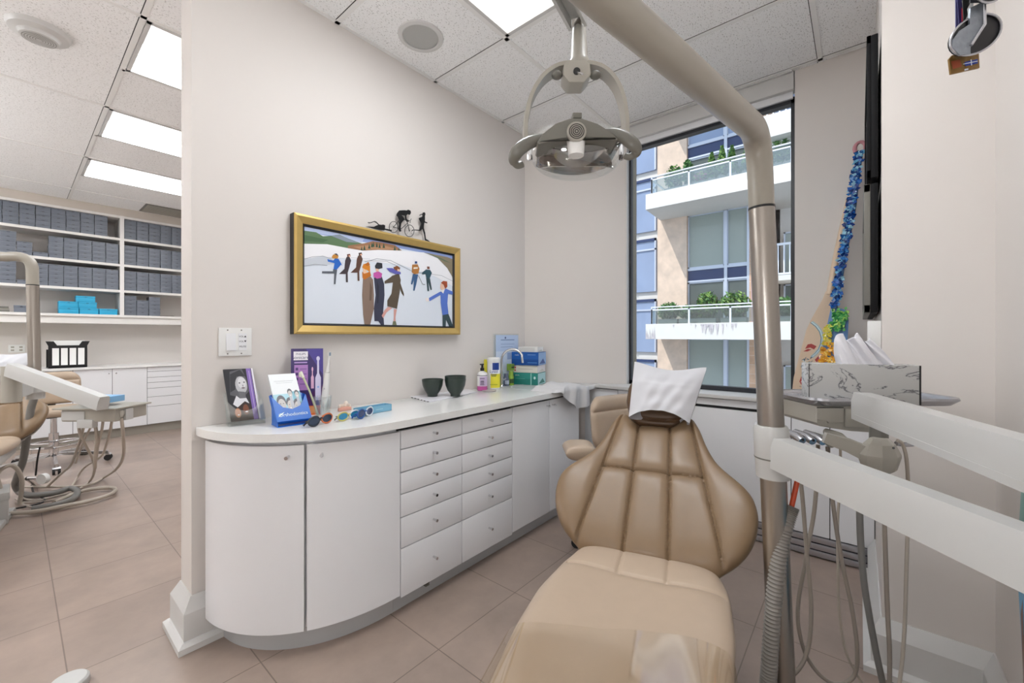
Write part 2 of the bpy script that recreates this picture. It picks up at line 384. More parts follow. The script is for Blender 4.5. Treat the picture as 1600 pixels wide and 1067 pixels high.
zs = [onY(613, v, YD).z for v in (672.7, 706, 742.8, 777.7, 814.7, 864.2, 942.9)]; zs[0] = ZT - .012
g = .0022
def drawers(x0, x1, label):
    b = B(); b.box((x0, YD + .02, ZB), (x1, YA - .002, ZT)); c = b.fin('drawer_cabinet', 'dark_gap', label=label, cat='drawer cabinet', loc=((x0 + x1) / 2, 1.7, 0))
    b = B(); b.box((x0, YD + .055, 0), (x1, YD + .075, ZB)); b.fin('toe_kick', 'grey_kick', c)
    for a, bb in zip(zs, zs[1:]):
        b = B(); b.box((x0 + g, YD, bb + g), (x1 - g, YD + .019, a - g), bev=.0012); d = b.fin('drawer', 'white_gloss', c)
        knob(d, (x0 + x1) / 2, YD, (a + bb) / 2 + .002)
    return c
xs = [onY(u, 600, YD).x for u in (613, 722, 800.7, 858.7, 904)]; xs[0] = 1.031
dc = drawers(xs[0], xs[1], 'white six-drawer cabinet next to the curved doors, wider of the two drawer stacks')
b = B(); b.cbox((1.20, YD + .045, .052), (.02, .02, .02)); b.cyl((1.20, YD + .05, .052), (1.20, YD + .03, .052), .006); 
b.fin('kick_latch', 'dental_grey', dc)
drawers(xs[1], xs[2], 'white six-drawer cabinet beside the tall double doors, narrower of the two drawer stacks')
b = B(); b.box((xs[2], YD + .02, ZB), (xs[4], YA - .002, ZT)); c = b.fin('double_door_cabinet', ['dark_gap'], label='white two-door cabinet under the sink beside the angled wall', cat='cabinet', loc=(2.1, 1.7, 0))
b = B(); b.box((xs[4] - .004, YD, ZB - .0), (xs[4] + .004, YA - .35, ZT)); b.fin('side_panel', 'white_gloss', c)
b = B(); b.box((xs[2], YD + .055, 0), (xs[4], YD + .075, ZB)); b.fin('toe_kick', 'grey_kick', c)
for x0, x1, kx in ((xs[2], xs[3], xs[3] - .03), (xs[3], xs[4], xs[3] + .03)):
    b = B(); b.box((x0 + g, YD, ZB + .002), (x1 - g, YD + .019, ZT - .012), bev=.0012); d = b.fin('door', 'white_gloss', c); knob(d, kx, YD, .745)
# worktop
b = B(); oc = curve_pts(-.022, 60, YA - .0015)
b.prism([(x, y, CT - .03) for x, y in oc if x < 1.03] + [(1.03, YD - .022, CT - .03), (2.465, YD - .022, CT - .03), (2.77, 1.47, CT - .03), (2.485, YA - .003, CT - .03)], (0, 0, .03), 0, bev=.003)
b.fin('worktop', 'quartz', label='long white quartz worktop with a rounded near end', cat='worktop', ang=.5)
b = B(); b.box((1.03, YD + .0, ZT - .0), (2.46, YD + .3, CT - .03), 0); b.prism([(x, y, ZT) for x, y in curve_pts(.012) if y < YA - .01] + [(1.03, YD + .3, ZT)], (0, 0, CT - .03 - ZT)); b.fin('shadow_strip', 'dark_gap', label='dark strip standing in for the shadow gap between the white cabinets and the worktop', cat='rail')  # shade under the worktop put in as a near-black strip
b = B(); b.lathe([(.165, 0), (.165, .0016), (.158, .0016), (.158, 0)], 0, 48, o=(2.28, 1.70, CT)); b.fin('sink_rim', 'grey_kick', label='thin round sink rim set into the worktop near the towel', cat='sink')
# sill cabinets under the window
XS = 2.715
b = B(); b.prism([(2.69, -.058, CT - .024), (XB - .001, -.058, CT - .024), (XB - .001, .285, CT - .024), (2.904, .288, CT - .024), (2.904, 1.296, CT - .024), (XB - .003, 1.300, CT - .024), (2.712, 1.568, CT - .024), (2.69, 1.568, CT - .024)], (0, 0, .022), 0, bev=.003)
b.fin('window_sill', 'white_trim', label='white window ledge below the black-framed window', cat='window sill')
sy = [1.562, 1.30, .86, onX(1236, 700, XS).y, onX(1296.7, 800, XS).y, -.058]
b = B(); b.box((XS + .02, -.058, .0), (XB - .002, 1.30, .796)); b.prism([(XS + .02, 1.30, 0), (XB - .01, 1.30, 0), (2.735, 1.535, 0), (XS + .02, 1.55, 0)], (0, 0, .796))
sc = b.fin('sill_cabinet', 'dark_gap', label='low white panelled cabinet with silver vent grille under the window', cat='cabinet', loc=(XS + .02, .7, 0))
for a, bb in zip(sy, sy[1:]):
    b = B(); b.box((XS, bb + .0018, .118), (XS + .018, a - .0018, .79 if a > 1.5 else .735), bev=.001)
    if a < 1.5: b.box((XS, bb + .0018, .752), (XS + .018, a - .0018, .792), bev=.001)
    b.fin('front_panel', 'white_gloss', sc)
b = B()
for z in (.008, .045, .082): b.box((XS - .004 + (.11 - z) * .02, -.058, z), (XS + .016, 1.55, z + .031), bev=.003)
b.fin('vent_grille', 'silver', sc)
# ------------------------------------------------------------------ switch plate
y = YA - .0005; a, c_ = onY(341, 512, y), onY(392.5, 555, y)
sw = thing('light_switch', 'white double wall plate with rocker switch and labelled music buttons', 'light switch', (a.x, y, c_.z))
b = B(); b.box((a.x, y - .007, c_.z), (c_.x, y, a.z), bev=.002)
for x in (a.x + .03, c_.x - .038):
    for z in (a.z - .009, c_.z + .009): b.cyl((x, y - .0075, z), (x, y - .0066, z), .0028, 1, 10)
b.fin('wall_plate', ['white_plastic', 'dental_grey'], sw)
b = B(); b.prism([(a.x + .024, y - .005, c_.z + .022), (a.x + .024, y - .014, c_.z + .022), (a.x + .024, y - .008, a.z - .022), (a.x + .024, y - .005, a.z - .022)], (.034, 0, 0), bev=.0008); b.fin('rocker', 'white_gloss', sw)
ms = ['white_gloss']; b = B(); x0, x1 = a.x + .068, a.x + .097; b.box((x0, y - .0085, c_.z + .022), (x1, y - .005, a.z - .022))
art(b, (x0, y - .0085, c_.z), (1, 0, 0), (0, 0, 1), [('t', 'black', .0145, .078, .0095, 'VOL\u25b2'), ('t', 'black', .0145, .058, .0095, 'VOL\u25bc'), ('t', 'black', .0145, .037, .0095, 'MUTE')], ms)
b.fin('music_buttons', ms, sw)
# ------------------------------------------------------------------ painting
YP = 1.905
pc = lambda x, y, yy=YP: onY(440 + x / 4.64, 310 + y / 4.64, yy)
mk('gold', 'c9aa66', .4, metal=.5, noise=(30, .08)); mk('gold_edge', 'd9bd74', .3, metal=.7)
x0 = (pc(100, 90).x + pc(85, 975).x) / 2; x1 = (pc(1300, 372).x + pc(1292, 992).x) / 2; z0 = (pc(85, 975).z + pc(1292, 992).z) / 2; z1 = (pc(100, 90).z + pc(1300, 372).z) / 2
pt = thing('painting', 'wide gold-framed painting of skaters in coats on snow', 'painting', ((x0 + x1) / 2, YA, z0))
b = B(); fw = .040
def frm(b, x0, x1, z0, z1, w_, ya, yb, yi, m):     # mitred frame: outer back ya, outer front yb, inner front yi
    for A_, B_, in (((x0, z0), (x1, z0)), ((x1, z0), (x1, z1)), ((x1, z1), (x0, z1)), ((x0, z1), (x0, z0))):
        cx, cz = (x0 + x1) / 2, (z0 + z1) / 2
        sh = lambda p, k: (p[0] + (k if p[0] < cx else -k), p[1] + (k if p[1] < cz else -k))
        pr = [[(p[0], ya, p[1]), (p[0], yb, p[1]), (sh(p, w_ * .25)[0], yb - .004, sh(p, w_ * .25)[1]), (sh(p, w_)[0], yi, sh(p, w_)[1]), (sh(p, w_)[0], ya, sh(p, w_)[1])] for p in (A_, B_)]
        t = bmesh.new(); r = [[t.verts.new(q) for q in k] for k in pr]
        for j in range(5): t.faces.new((r[0][j], r[0][(j + 1) % 5], r[1][(j + 1) % 5], r[1][j]))
        b._m(t, m)
frm(b, x0, x1, z0, z1, fw, YA - .02, YP, YP + .008, 0)
b.fin('gilt_frame', ['gold'], pt, ang=.3)
b = B(); b.box((x0 - .0008, YP + .006, z0 - .0005), (x0 + .002, YA - .002, z1 + .0005)); b.box((x1 - .002, YP + .006, z0), (x1 + .0008, YA - .002, z1))
b.box((x0, YP + .006, z0 - .0008), (x1, YA - .002, z0 + .002)); b.box((x0, YP + .006, z1 - .002), (x1, YA - .002, z1 + .0008)); frm(b, x0 + fw - .002, x1 - fw + .002, z0 + fw - .002, z1 - fw + .002, .012, YA - .01, YP + .010, YP + .016, 0)
b.fin('black_liner', 'black', pt, ang=.3)
yc = YP + .018; cv = lambda x, y: pc(x, y, yc)
CX0, CX1, CZ0, CZ1 = x0 + fw + .006, x1 - fw - .006, z0 + fw + .006, z1 - fw - .006
ms = [cm('dfe6f0', .6)]; b = B(); b.box((CX0, yc, CZ0), (CX1, YA - .012, CZ1))
def cl(p): return (min(max(p.x, CX0), CX1), min(max(p.z, CZ0), CZ1))
def pp(m, pts): return ('p', cm(m, .6), [cl(cv(x, y)) for x, y in pts])
def ss(m, wd, pts): return ('s', cm(m, .6), wd, [cl(cv(x, y)) for x, y in pts])
it = [pp('93a6d8', [(155, 150), (1262, 395), (1262, 460), (1100, 410), (1030, 395), (870, 365), (560, 310), (155, 240)]),
      pp('b9c6e6', [(155, 195), (400, 250), (600, 290), (580, 320), (400, 275), (155, 238)]),
      pp('5f7c58', [(155, 232), (250, 245), (300, 275), (360, 270), (420, 262), (480, 290), (590, 330), (580, 376), (480, 360), (330, 332), (155, 328)]),
      pp('4a6a48', [(155, 262), (260, 285), (340, 300), (300, 318), (155, 308)]), pp('8792a0', [(360, 272), (420, 264), (480, 292), (560, 322), (470, 315)]),
      pp('9b7152', [(480, 342), (600, 325), (660, 310), (720, 318), (820, 338), (872, 378), (700, 373), (590, 379), (480, 361)]),
      pp('b58a68', [(520, 350), (640, 338), (760, 345), (840, 370), (700, 368), (590, 372)])]
for x, y in ((600, 345), (655, 325), (665, 322), (690, 325), (710, 330), (820, 350), (850, 362), (580, 355), (635, 335), (740, 330)):
    it.append(pp('34503c', [(x - 9, y + 28), (x + 9, y + 30), (x, y - 8)]))
it += [pp('8b7f68', [(1030, 390), (1100, 405), (1200, 425), (1262, 445), (1262, 580), (1200, 505), (1130, 432)]), pp('66755c', [(1040, 392), (1150, 430), (1230, 470), (1180, 455)]),
       pp('f1f1f5', [(155, 328), (330, 332), (480, 361), (590, 379), (700, 373), (870, 379), (1030, 392), (1130, 435), (1200, 508), (1262, 588), (1262, 640), (1100, 560), (860, 480), (620, 455), (480, 435), (300, 425), (155, 440)]),
       pp('c9cfd8', [(155, 440), (300, 420), (450, 470), (300, 482), (155, 492)])]
it += [ss('8a8f98', .0022, [(155, 440), (220, 425), (300, 418), (360, 440)]), ss('8a8f98', .0022, [(155, 492), (240, 478), (330, 485)]), ss('8a8f98', .0025, [(600, 460), (690, 438), (790, 450), (880, 495), (960, 535), (1060, 545)]),
       ss('8a8f98', .002, [(640, 452), (760, 455), (860, 500)]), ss('8a8f98', .0018, [(1080, 548), (1160, 560), (1240, 600)]), ss('c3c9d2', .002, [(500, 430), (560, 432), (640, 440)])]
# skater in blue
it += [pp('2166c4', [(330, 440), (375, 450), (385, 435), (412, 438), (440, 488), (430, 480), (400, 515), (375, 515), (382, 470), (335, 458)]), pp('c88a3a', [(362, 425), (372, 408), (398, 402), (412, 420), (405, 436), (372, 436)]), pp('4a4a4e', [(378, 402), (398, 398), (412, 415), (402, 414)]),
       pp('5a5f68', [(372, 514), (402, 516), (396, 560), (390, 622), (378, 622), (380, 545), (292, 543), (292, 528), (372, 528)])]
for hat, body, dx, dy in (('6b3b34', '3d3238', 0, 0), ('3a2c2a', '5c3f34', 84, -10)):
    it += [pp(body, [(470 + dx, 425 + dy), (490 + dx, 420 + dy), (503 + dx, 450 + dy), (490 + dx, 500 + dy), (478 + dx, 540 + dy), (480 + dx, 608 + dy), (466 + dx, 608 + dy), (464 + dx, 548 + dy), (415 + dx, 548 + dy), (455 + dx, 510 + dy), (460 + dx, 450 + dy)]), pp(hat, [(473 + dx, 405 + dy), (495 + dx, 402 + dy), (500 + dx, 420 + dy), (475 + dx, 424 + dy)]), pp('e3b394', [(484 + dx, 412 + dy), (498 + dx, 412 + dy), (496 + dx, 424 + dy), (486 + dx, 424 + dy)])]
# three coats in front
it += [pp('8a7466', [(590, 570), (640, 560), (662, 590), (668, 700), (668, 800), (650, 880), (640, 925), (600, 925), (590, 840), (583, 700)]), pp('6d594c', [(640, 600), (655, 650), (650, 740), (635, 740)]), pp('c4711f', [(583, 530), (600, 545), (640, 530), (648, 560), (600, 590), (585, 575)]),
       pp('e9c3a5', [(586, 505), (612, 510), (618, 540), (592, 545)]), pp('d68422', [(582, 500), (592, 476), (620, 470), (640, 490), (640, 535), (620, 520), (600, 512)]), pp('b8661a', [(600, 478), (628, 460), (640, 482), (620, 490)]),
       pp('3a3c50', [(668, 575), (725, 565), (742, 620), (745, 700), (735, 820), (742, 920), (722, 925), (700, 890), (672, 890), (668, 800), (680, 700)]), pp('2c2d3c', [(690, 600), (705, 640), (700, 760), (690, 760)]), pp('c658a8', [(665, 540), (700, 528), (728, 545), (722, 575), (690, 582), (665, 568)]), pp('2e3038', [(675, 490), (690, 464), (728, 470), (730, 505), (705, 512), (680, 512)]), pp('e7bfa6', [(680, 508), (705, 512), (700, 532), (682, 528)]),
       pp('5c5042', [(800, 560), (850, 545), (862, 590), (855, 680), (835, 800), (765, 780), (765, 740), (795, 690), (805, 610), (745, 618), (745, 600), (790, 570)]), pp('5c5042', [(855, 600), (885, 690), (886, 710), (870, 690), (852, 640)]), pp('5e5fb0', [(757, 505), (800, 505), (862, 535), (862, 550), (820, 548), (780, 530)]), pp('84502c', [(808, 500), (835, 488), (858, 505), (852, 528), (820, 520)]), pp('e7bfa6', [(838, 510), (856, 515), (850, 530), (838, 528)]),
       pp('d9a39a', [(770, 785), (800, 795), (760, 825), (735, 868), (724, 850), (745, 810)]), pp('d9a39a', [(812, 802), (834, 804), (824, 860), (826, 925), (806, 925), (812, 860)]), pp('7a7f62', [(806, 890), (826, 890), (834, 928), (800, 928)])]
# hockey pair
it += [pp('b07638', [(945, 480), (985, 478), (998, 510), (990, 545), (960, 550), (942, 535)]), pp('f0e6d8', [(955, 500), (985, 498), (985, 510), (955, 512)]), pp('2f4d84', [(965, 456), (980, 456), (982, 472), (964, 472)]), pp('3c5f8a', [(950, 548), (988, 552), (975, 620), (962, 670), (952, 668), (958, 590), (945, 625), (935, 622)]),
       pp('2d4f5c', [(1045, 515), (1075, 518), (1088, 540), (1072, 580), (1048, 580), (1042, 548), (1018, 552), (1016, 538)]), pp('7a4a3c', [(1052, 494), (1070, 494), (1072, 512), (1054, 512)]), pp('33494f', [(1046, 578), (1074, 580), (1088, 662), (1078, 664), (1062, 610), (1068, 672), (1056, 672)]), ss('4a4a4a', .003, [(990, 560), (1020, 622), (1038, 624)])]
# boy in blue
it += [pp('5878cc', [(1140, 680), (1170, 668), (1190, 655), (1255, 678), (1255, 700), (1205, 690), (1200, 760), (1208, 840), (1165, 848), (1152, 760), (1150, 700), (1070, 745), (1066, 722)]), pp('34484e', [(1165, 846), (1208, 838), (1232, 900), (1248, 945), (1215, 945), (1190, 880), (1188, 940), (1165, 940)]), pp('e7bfa6', [(1150, 620), (1170, 615), (1180, 655), (1160, 665), (1148, 650)]), pp('a8502c', [(1152, 612), (1170, 598), (1198, 602), (1200, 640), (1185, 655), (1172, 625)]), pp('efe6e2', [(1040, 722), (1064, 722), (1068, 745), (1048, 748)]), pp('f4f0ee', [(1148, 668), (1182, 656), (1170, 690)])]
art(b, (0, yc, 0), (1, 0, 0), (0, 0, 1), it, ms, .0003); b.fin('canvas', ms, pt, fix=False, smooth=0)
# triathlon silhouette on the frame
YS = 1.925
q = lambda x, y: onY(560 + x / 12.31, 310 + y / 12.31, YS)
b = B(); T3 = (0, .004, 0); zt = z1 + .001
def flat(pts): b.prism([q(x, y) for x, y in pts], T3)
def pipe(pts, r): b.tube([q(x, y) + V((0, .002, 0)) for x, y in pts], r, 0, 6)
xa, xb = q(150, 545).x, q(1370, 830).x; b.box((xa, YS, zt), (xb, YS + .004, zt + .0035))
flat([(150, 540), (300, 545), (350, 520), (390, 505), (350, 470), (310, 450), (250, 470), (215, 478), (185, 465), (190, 455), (230, 460), (310, 434), (345, 445), (400, 500), (440, 508), (480, 502), (515, 515), (515, 560), (500, 615), (400, 600), (280, 575)])
flat([(500, 575), (640, 605), (640, 635), (500, 600)])
for cx, cy, rx, ry in ((680, 550, 83, 108), (985, 622, 90, 112)):
    pts = [q(cx + rx * math.cos(k * math.pi / 16), cy + ry * math.sin(k * math.pi / 16)) + V((0, .002, 0)) for k in range(32)]
    b.tube(pts, .0017, 0, 6, closed=True); b.ball(q(cx, cy) + V((0, .002, 0)), .003, 0, n=6)
    for k in range(8): pipe([(cx, cy), (cx + rx * math.cos(k * math.pi / 4), cy + ry * math.sin(k * math.pi / 4))], .0003)
for s_ in (((680, 550), (775, 430), (900, 405), (955, 470), (820, 590), (680, 550)), ((900, 400), (1000, 430), (1020, 390)), ((930, 420), (985, 622)), ((775, 430), (820, 590)), ((1000, 430), (1000, 470))): pipe(s_, .0018)
flat([(735, 320), (750, 280), (790, 230), (890, 225), (930, 232), (960, 215), (1005, 235), (1012, 280), (990, 315), (950, 300), (925, 330), (930, 390), (975, 440), (960, 455), (905, 400), (900, 330), (830, 318), (860, 350), (890, 400), (845, 450), (825, 480), (810, 580), (830, 630), (800, 640), (775, 590), (795, 470), (790, 420), (765, 350)])
flat([(1172, 322), (1205, 298), (1240, 295), (1245, 270), (1275, 265), (1292, 300), (1280, 335), (1282, 380), (1280, 440), (1330, 465), (1325, 478), (1272, 462), (1262, 510), (1258, 560), (1285, 660), (1300, 780), (1340, 800), (1375, 832), (1285, 805), (1270, 690), (1235, 580), (1195, 625), (1100, 612), (1055, 610), (1030, 635), (1040, 600), (1100, 598), (1175, 605), (1195, 540), (1215, 480), (1200, 455), (1165, 385), (1180, 370), (1235, 350), (1240, 318), (1210, 310), (1190, 328)])
flat([(1215, 470), (1165, 385), (1182, 380), (1225, 450)])
b.fin('triathlon_silhouette', 'black', label='black metal silhouette of swimmer, cyclist and runner on the gold frame', cat='ornament', ang=.5)
# ------------------------------------------------------------------ leaflet holders
Z0 = CT + .0005
def holder(name, label, o, ex, ey, mat, W_, Hh, low):
    """o: lower left of the leaflet, ex unit across, ey unit up the slope"""
    o = V(o); ex = V(ex).normalized(); ey = V(ey).normalized(); n = ex.cross(ey).normalized(); b = B()
    G = lambda x, y, d: o + ex * x + ey * y + n * d
    m = .008
    b.prism([G(-m, -.004, -.012), G(W_ + m, -.004, -.012), G(W_ + m, Hh * .55, -.012), G(W_ * .8, Hh * .62, -.012), G(W_ * .2, Hh * .62, -.012), G(-m, Hh * .55, -.012)], n * -.003)
    arch = [G(-m, -.004, .012), G(W_ + m, -.004, .012), G(W_ + m, low * 1.5, .012), G(W_ * .93, low * 1.1, .012), G(W_ * .8, low * .8, .012), G(W_ * .5, low * .62, .012), G(W_ * .2, low * .8, .012), G(W_ * .07, low * 1.1, .012), G(-m, low * 1.5, .012)]
    b.prism(arch, n * .003)
    for x in (-m - .002, W_ + m): b.prism([G(x, -.004, .015), G(x, low * 1.5, .015), G(x, Hh * .55, -.012), G(x, -.004, -.015)], ex * .002)
    b.prism([G(-m, -.006, .015), G(W_ + m, -.006, .015), G(W_ + m, -.006, -.015), G(-m, -.006, -.015)], ey * .003)
    # stand
    p = [G(-m, -.004, .015), G(W_ + m, -.004, .015)]; bk = V((n.x, n.y, 0)).normalized() * -.085
    p = [V((a.x, a.y, Z0)) for a in p]; b.prism([p[0], p[1], p[1] + bk, p[0] + bk], (0, 0, .003), bev=.001)
    for a, x in ((p[0], -m), (p[1] - ex * .002, W_ + m - .002)): b.prism([V((a.x, a.y, Z0)), G(x, 0, .012), G(x, Hh * .35, -.014), V((a.x, a.y, Z0)) + bk * .9], ex * .002)
    return b, G
def leaflet(name, label, o, ex, ey, W_, Hh, items, base):
    o = V(o); ex = V(ex).normalized(); ey = V(ey).normalized(); n = ex.cross(ey).normalized(); b = B(); ms = [base]
    o = o - n * .006
    b.prism([o, o + ex * W_, o + ex * W_ + ey * Hh, o + ey * Hh], n * .008, 0)
    art(b, o + n * .008, ex * W_, ey * Hh, items, ms, .0003); b.fin(name, ms, label=label, cat='leaflet', smooth=0, fix=False)
o1, ex1, ey1 = V((.538, 1.855, .840)), V((.99, -.14, 0)), V((-.055, .075, .19))
ey1 = ey1 - V(ex1).normalized() * ey1.dot(V(ex1).normalized()) * .75
b, G1 = holder('h', '', o1, ex1, ey1, 'clear', .105, .21, .055); b.fin('leaflet_holder', 'clear_thick', label='clear plastic leaflet holder nearest the wall end on the counter', cat='leaflet holder')
g_ = lambda m, *p: ('p', cm(m, .35), list(p))
leaflet('leaflet', 'leaflet with black-and-white portrait and purple stripe in the clear holder', o1, ex1, ey1, .10, .21, [
    ('r', cm('2a2a30', .35), 0, 0, 1, 1), g_('5d5d62', (.1, .5), (.2, .95), (.62, 1), (.72, .8), (.75, .55), (.5, .42)), g_('35353a', (.12, .55), (.2, .9), (.55, .98), (.7, .85), (.4, .85), (.3, .6)),
    ('e', cm('bdbdc0', .35), .52, .68, .2, .17), ('e', cm('d8d8da', .35), .55, .72, .14, .11), ('e', cm('4a4a4e', .35), .47, .72, .03, .012), ('e', cm('4a4a4e', .35), .63, .73, .03, .012), ('e', cm('8f8f92', .35), .57, .665, .02, .02), ('e', cm('7c7074', .35), .57, .62, .06, .016),
    g_('6a6a6e', (.4, .56), (.6, .54), (.62, .42), (.38, .42)), g_('dcdce0', (.15, .32), (.3, .48), (.4, .42), (.62, .42), (.7, .3), (.4, .2)), g_('3a2a28', (.12, .0), (.12, .2), (.35, .28), (.55, .36), (.72, .3), (.75, 0)), ('e', cm('c98a66', .35), .27, .15, .1, .09), ('e', cm('7a4a34', .35), .55, .2, .1, .1), ('e', cm('f3f0ee', .35), .56, .16, .05, .014), ('e', cm('f0e8e4', .35), .28, .11, .04, .012),
    g_('8a6fb8', (.76, 0), (.76, 1), (.92, 1), (.92, 0)), ('s', cm('c9b8e4', .35), .02, [(.85, .2), (.85, .95)]), ('r', cm('e8e6ee', .35), .94, 0, 1, 1)], cm('2a2a30', .35))
o2, ex2, ey2 = V((.652, 1.705, .842)), V((.985, -.10, 0)), V((-.05, .10, .165))
ey2 = ey2 - V(ex2).normalized() * ey2.dot(V(ex2).normalized()) * .8
b, G2 = holder('h', '', o2, ex2, ey2, 'blue', .105, .21, .065); ms = [cm('1467c8', .3)]
n2 = V(ex2).normalized().cross(V(ey2).normalized()); art(b, G2(.0525, .019, .0152), V(ex2).normalized(), V(ey2).normalized(), [('t', cm('dff2f0', .3), 0, 0, .019, 'Orthodontics'), ('p', cm('dff2f0', .3), [(-.055, -.006), (-.045, .006), (-.03, .012), (-.04, .002)])], ms, .0004)
b.fin('leaflet_holder', ms, label='bright blue plastic leaflet holder with white script lettering', cat='leaflet holder')
fc = []
for cx, cy, s_ in ((.25, .33, 1.1), (.55, .30, .95), (.8, .27, .9), (.62, .55, .6), (.86, .52, .55)):
    fc += [('e', cm('5a5a60', .35), cx, cy + .06 * s_, .15 * s_, .13 * s_), ('e', cm('c9c4c0', .35), cx, cy, .125 * s_, .12 * s_), ('e', cm('55555a', .35), cx - .045 * s_, cy + .025 * s_, .02 * s_, .008 * s_), ('e', cm('55555a', .35), cx + .05 * s_, cy + .025 * s_, .02 * s_, .008 * s_), ('e', cm('f5f5f5', .35), cx, cy - .05 * s_, .05 * s_, .014 * s_), ('p', cm('b8bcc4', .35), [(cx - .14 * s_, .0), (cx - .08 * s_, cy - .1 * s_), (cx + .08 * s_, cy - .1 * s_), (cx + .14 * s_, .0)])]
leaflet('leaflet', 'white leaflet with grey group of smiling faces in the blue holder', o2, ex2, ey2, .10, .20, [('r', cm('e6eaec', .35), 0, .55, 1, 1), ('r', cm('a8d4e0', .35), 0, 0, 1, .56), ('r', cm('7fb8c8', .35), .7, .3, 1, .6)] + fc + [('s', cm('b4b8bc', .35), .008, [(.15, .84), (.85, .84)]), ('s', cm('c4c8cc', .35), .008, [(.2, .8), (.8, .8)])], cm('e6eaec', .35))
# ------------------------------------------------------------------ toothbrush carton
L_, R_ = V((.770, 1.885, Z0)), V((.885, 1.832, Z0)); ex = (R_ - L_).normalized(); W_ = (R_ - L_).length; bkv = V((-ex.y, ex.x, 0)) * .045; Hh = .292
b = B(); ms = [cm('3b2a6b', .35), cm('5a4a90', .35)]; b.prism([L_, R_, R_ + bkv, L_ + bkv], (0, 0, Hh), 0, bev=.0012)
tb = lambda cx, y0, y1, wd, m: [('p', cm(m, .35), [(cx - wd, y0), (cx + wd, y0), (cx + wd, y0 + (y1 - y0) * .5), (cx + wd * .35, y0 + (y1 - y0) * .6), (cx + wd * .3, y1 - .05), (cx - wd * .3, y1 - .05), (cx - wd * .35, y0 + (y1 - y0) * .6), (cx - wd, y0 + (y1 - y0) * .5)]), ('e', cm(m, .35), cx, y1 - .05, wd * .6, .035)]
art(b, L_, ex * W_, V((0, 0, Hh)), [('p', cm('4a3f94', .35), [(.45, 1), (1, 1), (1, .6)]), ('p', cm('4a2060', .35), [(0, .45), (.5, .3), (1, .45), (1, .1), (0, .1)]), ('r', cm('ee7a38', .35), 0, 0, 1, .14), ('p', cm('e8a06a', .35), [(.3, .02), (.9, .04), (.95, .12), (.4, .13)]),
    ('r', cm('f0eef4', .35), .08, .83, .52, .96), ('t', cm('3a3a70', .35), .3, .92, .012, 'PHILIPS'), ('t', cm('2a2a60', .35), .3, .87, .019, 'sonicare'), ('r', cm('b89ad8', .35), .1, .785, .5, .805), ('r', cm('b583c9', .35), .1, .38, .52, .76)] +
    [('r', cm('553a7a', .35), .14, .68 - .075 * k, .22, .72 - .075 * k) for k in range(4)] + [('r', cm('8a63aa', .35), .27, .69 - .075 * k, .48, .705 - .075 * k) for k in range(4)] + tb(.84, .22, .9, .09, 'd9d4f0') + tb(.66, .4, .74, .045, 'e7b8d8') + [('e', cm('8fb4e8', .35), .84, .42, .03, .015), ('t', 'white_plastic', .3, .22, .011, 'Toothbrush'), ('t', 'white_plastic', .32, .17, .011, 'with app')], ms, .0004)
b.fin('toothbrush_carton', ms, label='tall purple electric toothbrush box with orange foot behind the tumbler', cat='box', fix=False, smooth=0)
# tumbler with brushes
gc = V((.836, 1.735, Z0))
b = B(); b.lathe([(0, 0), (.027, 0), (.029, .004), (.037, .095), (.0345, .095), (.0275, .014), (0, .013)], 0, 32, o=gc); b.fin('tumbler', 'clear_thick', label='clear drinking glass holding toothbrushes on the counter', cat='glass')
et = thing('electric_toothbrush', 'white electric toothbrush standing upright in the glass', 'toothbrush', gc)
a0 = P(505, 644, 1.755); a0.z = Z0 + .018; a1 = P(511.5, 582, 1.76); a2 = P(514.5, 556, 1.765)
b = B(); b.tube([a0, a0.lerp(a1, .1), a0.lerp(a1, .6), a1], .0135, 0, 20, [.8, 1, 1.02, .72]); b.ball(a0.lerp(a1, .62) - FW * .0125, (.003, .003, .004), 1, n=8); b.fin('handle', ['white_plastic', 'silver'], et)
b = B(); b.tube([a1, a1.lerp(a2, .5), a2], .0075, 0, 14, [1, .6, .42]); b.cbox(a2 + V((0, 0, .008)), (.007, .012, .02), 0, bev=.003); b.cbox(a2 + V((0, -.006, .008)), (.006, .006, .014), 1); b.cyl(a1 - V((0, 0, .001)), a1 + V((0, 0, .001)), .0093, 2); b.fin('brush_head', ['white_plastic', cm('8a9aa8'), 'dental_grey'], et)
mb = thing('manual_toothbrush', 'pale green manual toothbrush leaning in the glass', 'toothbrush', gc + V((-.02, .0, 0)))
c0 = P(497, 642, 1.745); c0.z = Z0 + .016; c1 = P(484, 612, 1.76); c2 = P(474, 590, 1.77)
b = B(); b.tube([c0, c1, c2], .0045, 0, 10, [1.1, .8, 1]); b.fin('handle', cm('c4c9a4'), mb)
b = B(); b.tube([c2, c2 + (c2 - c1).normalized() * .028], .006, 0, 10); b.cbox(c2 + (c2 - c1).normalized() * .014 + RT * -.007, (.010, .010, .018)); b.fin('bristles', cm('e6e4d2'), mb)
# study model of teeth
tm = thing('dental_study_model', 'pink and white teeth model beside the drinking glass', 'dental model', onZ(536, 641, Z0))
o = tm.location
b = B()
arch = [(.032 * math.cos(a), .034 * math.sin(a)) for a in [math.pi * k / 14 for k in range(15)]]
pts = [V(o) + V((x, -.02 + y, .0)) for x, y in arch]; b.prism(pts, (0, 0, .016), 0, bev=.003); b.fin('gum_base', cm('e3a795', .4), tm)
b = B()
for k in range(1, 14):
    x, y = arch[k]; b.ball(V(o) + V((x * .82, -.02 + y * .82, .021)), (.0042, .0042, .008), 0, n=6)
b.ball(V(o) + V((.018, .006, .02)), (.012, .008, .022), 0, n=8); b.fin('teeth', cm('efe3d4', .3), tm)
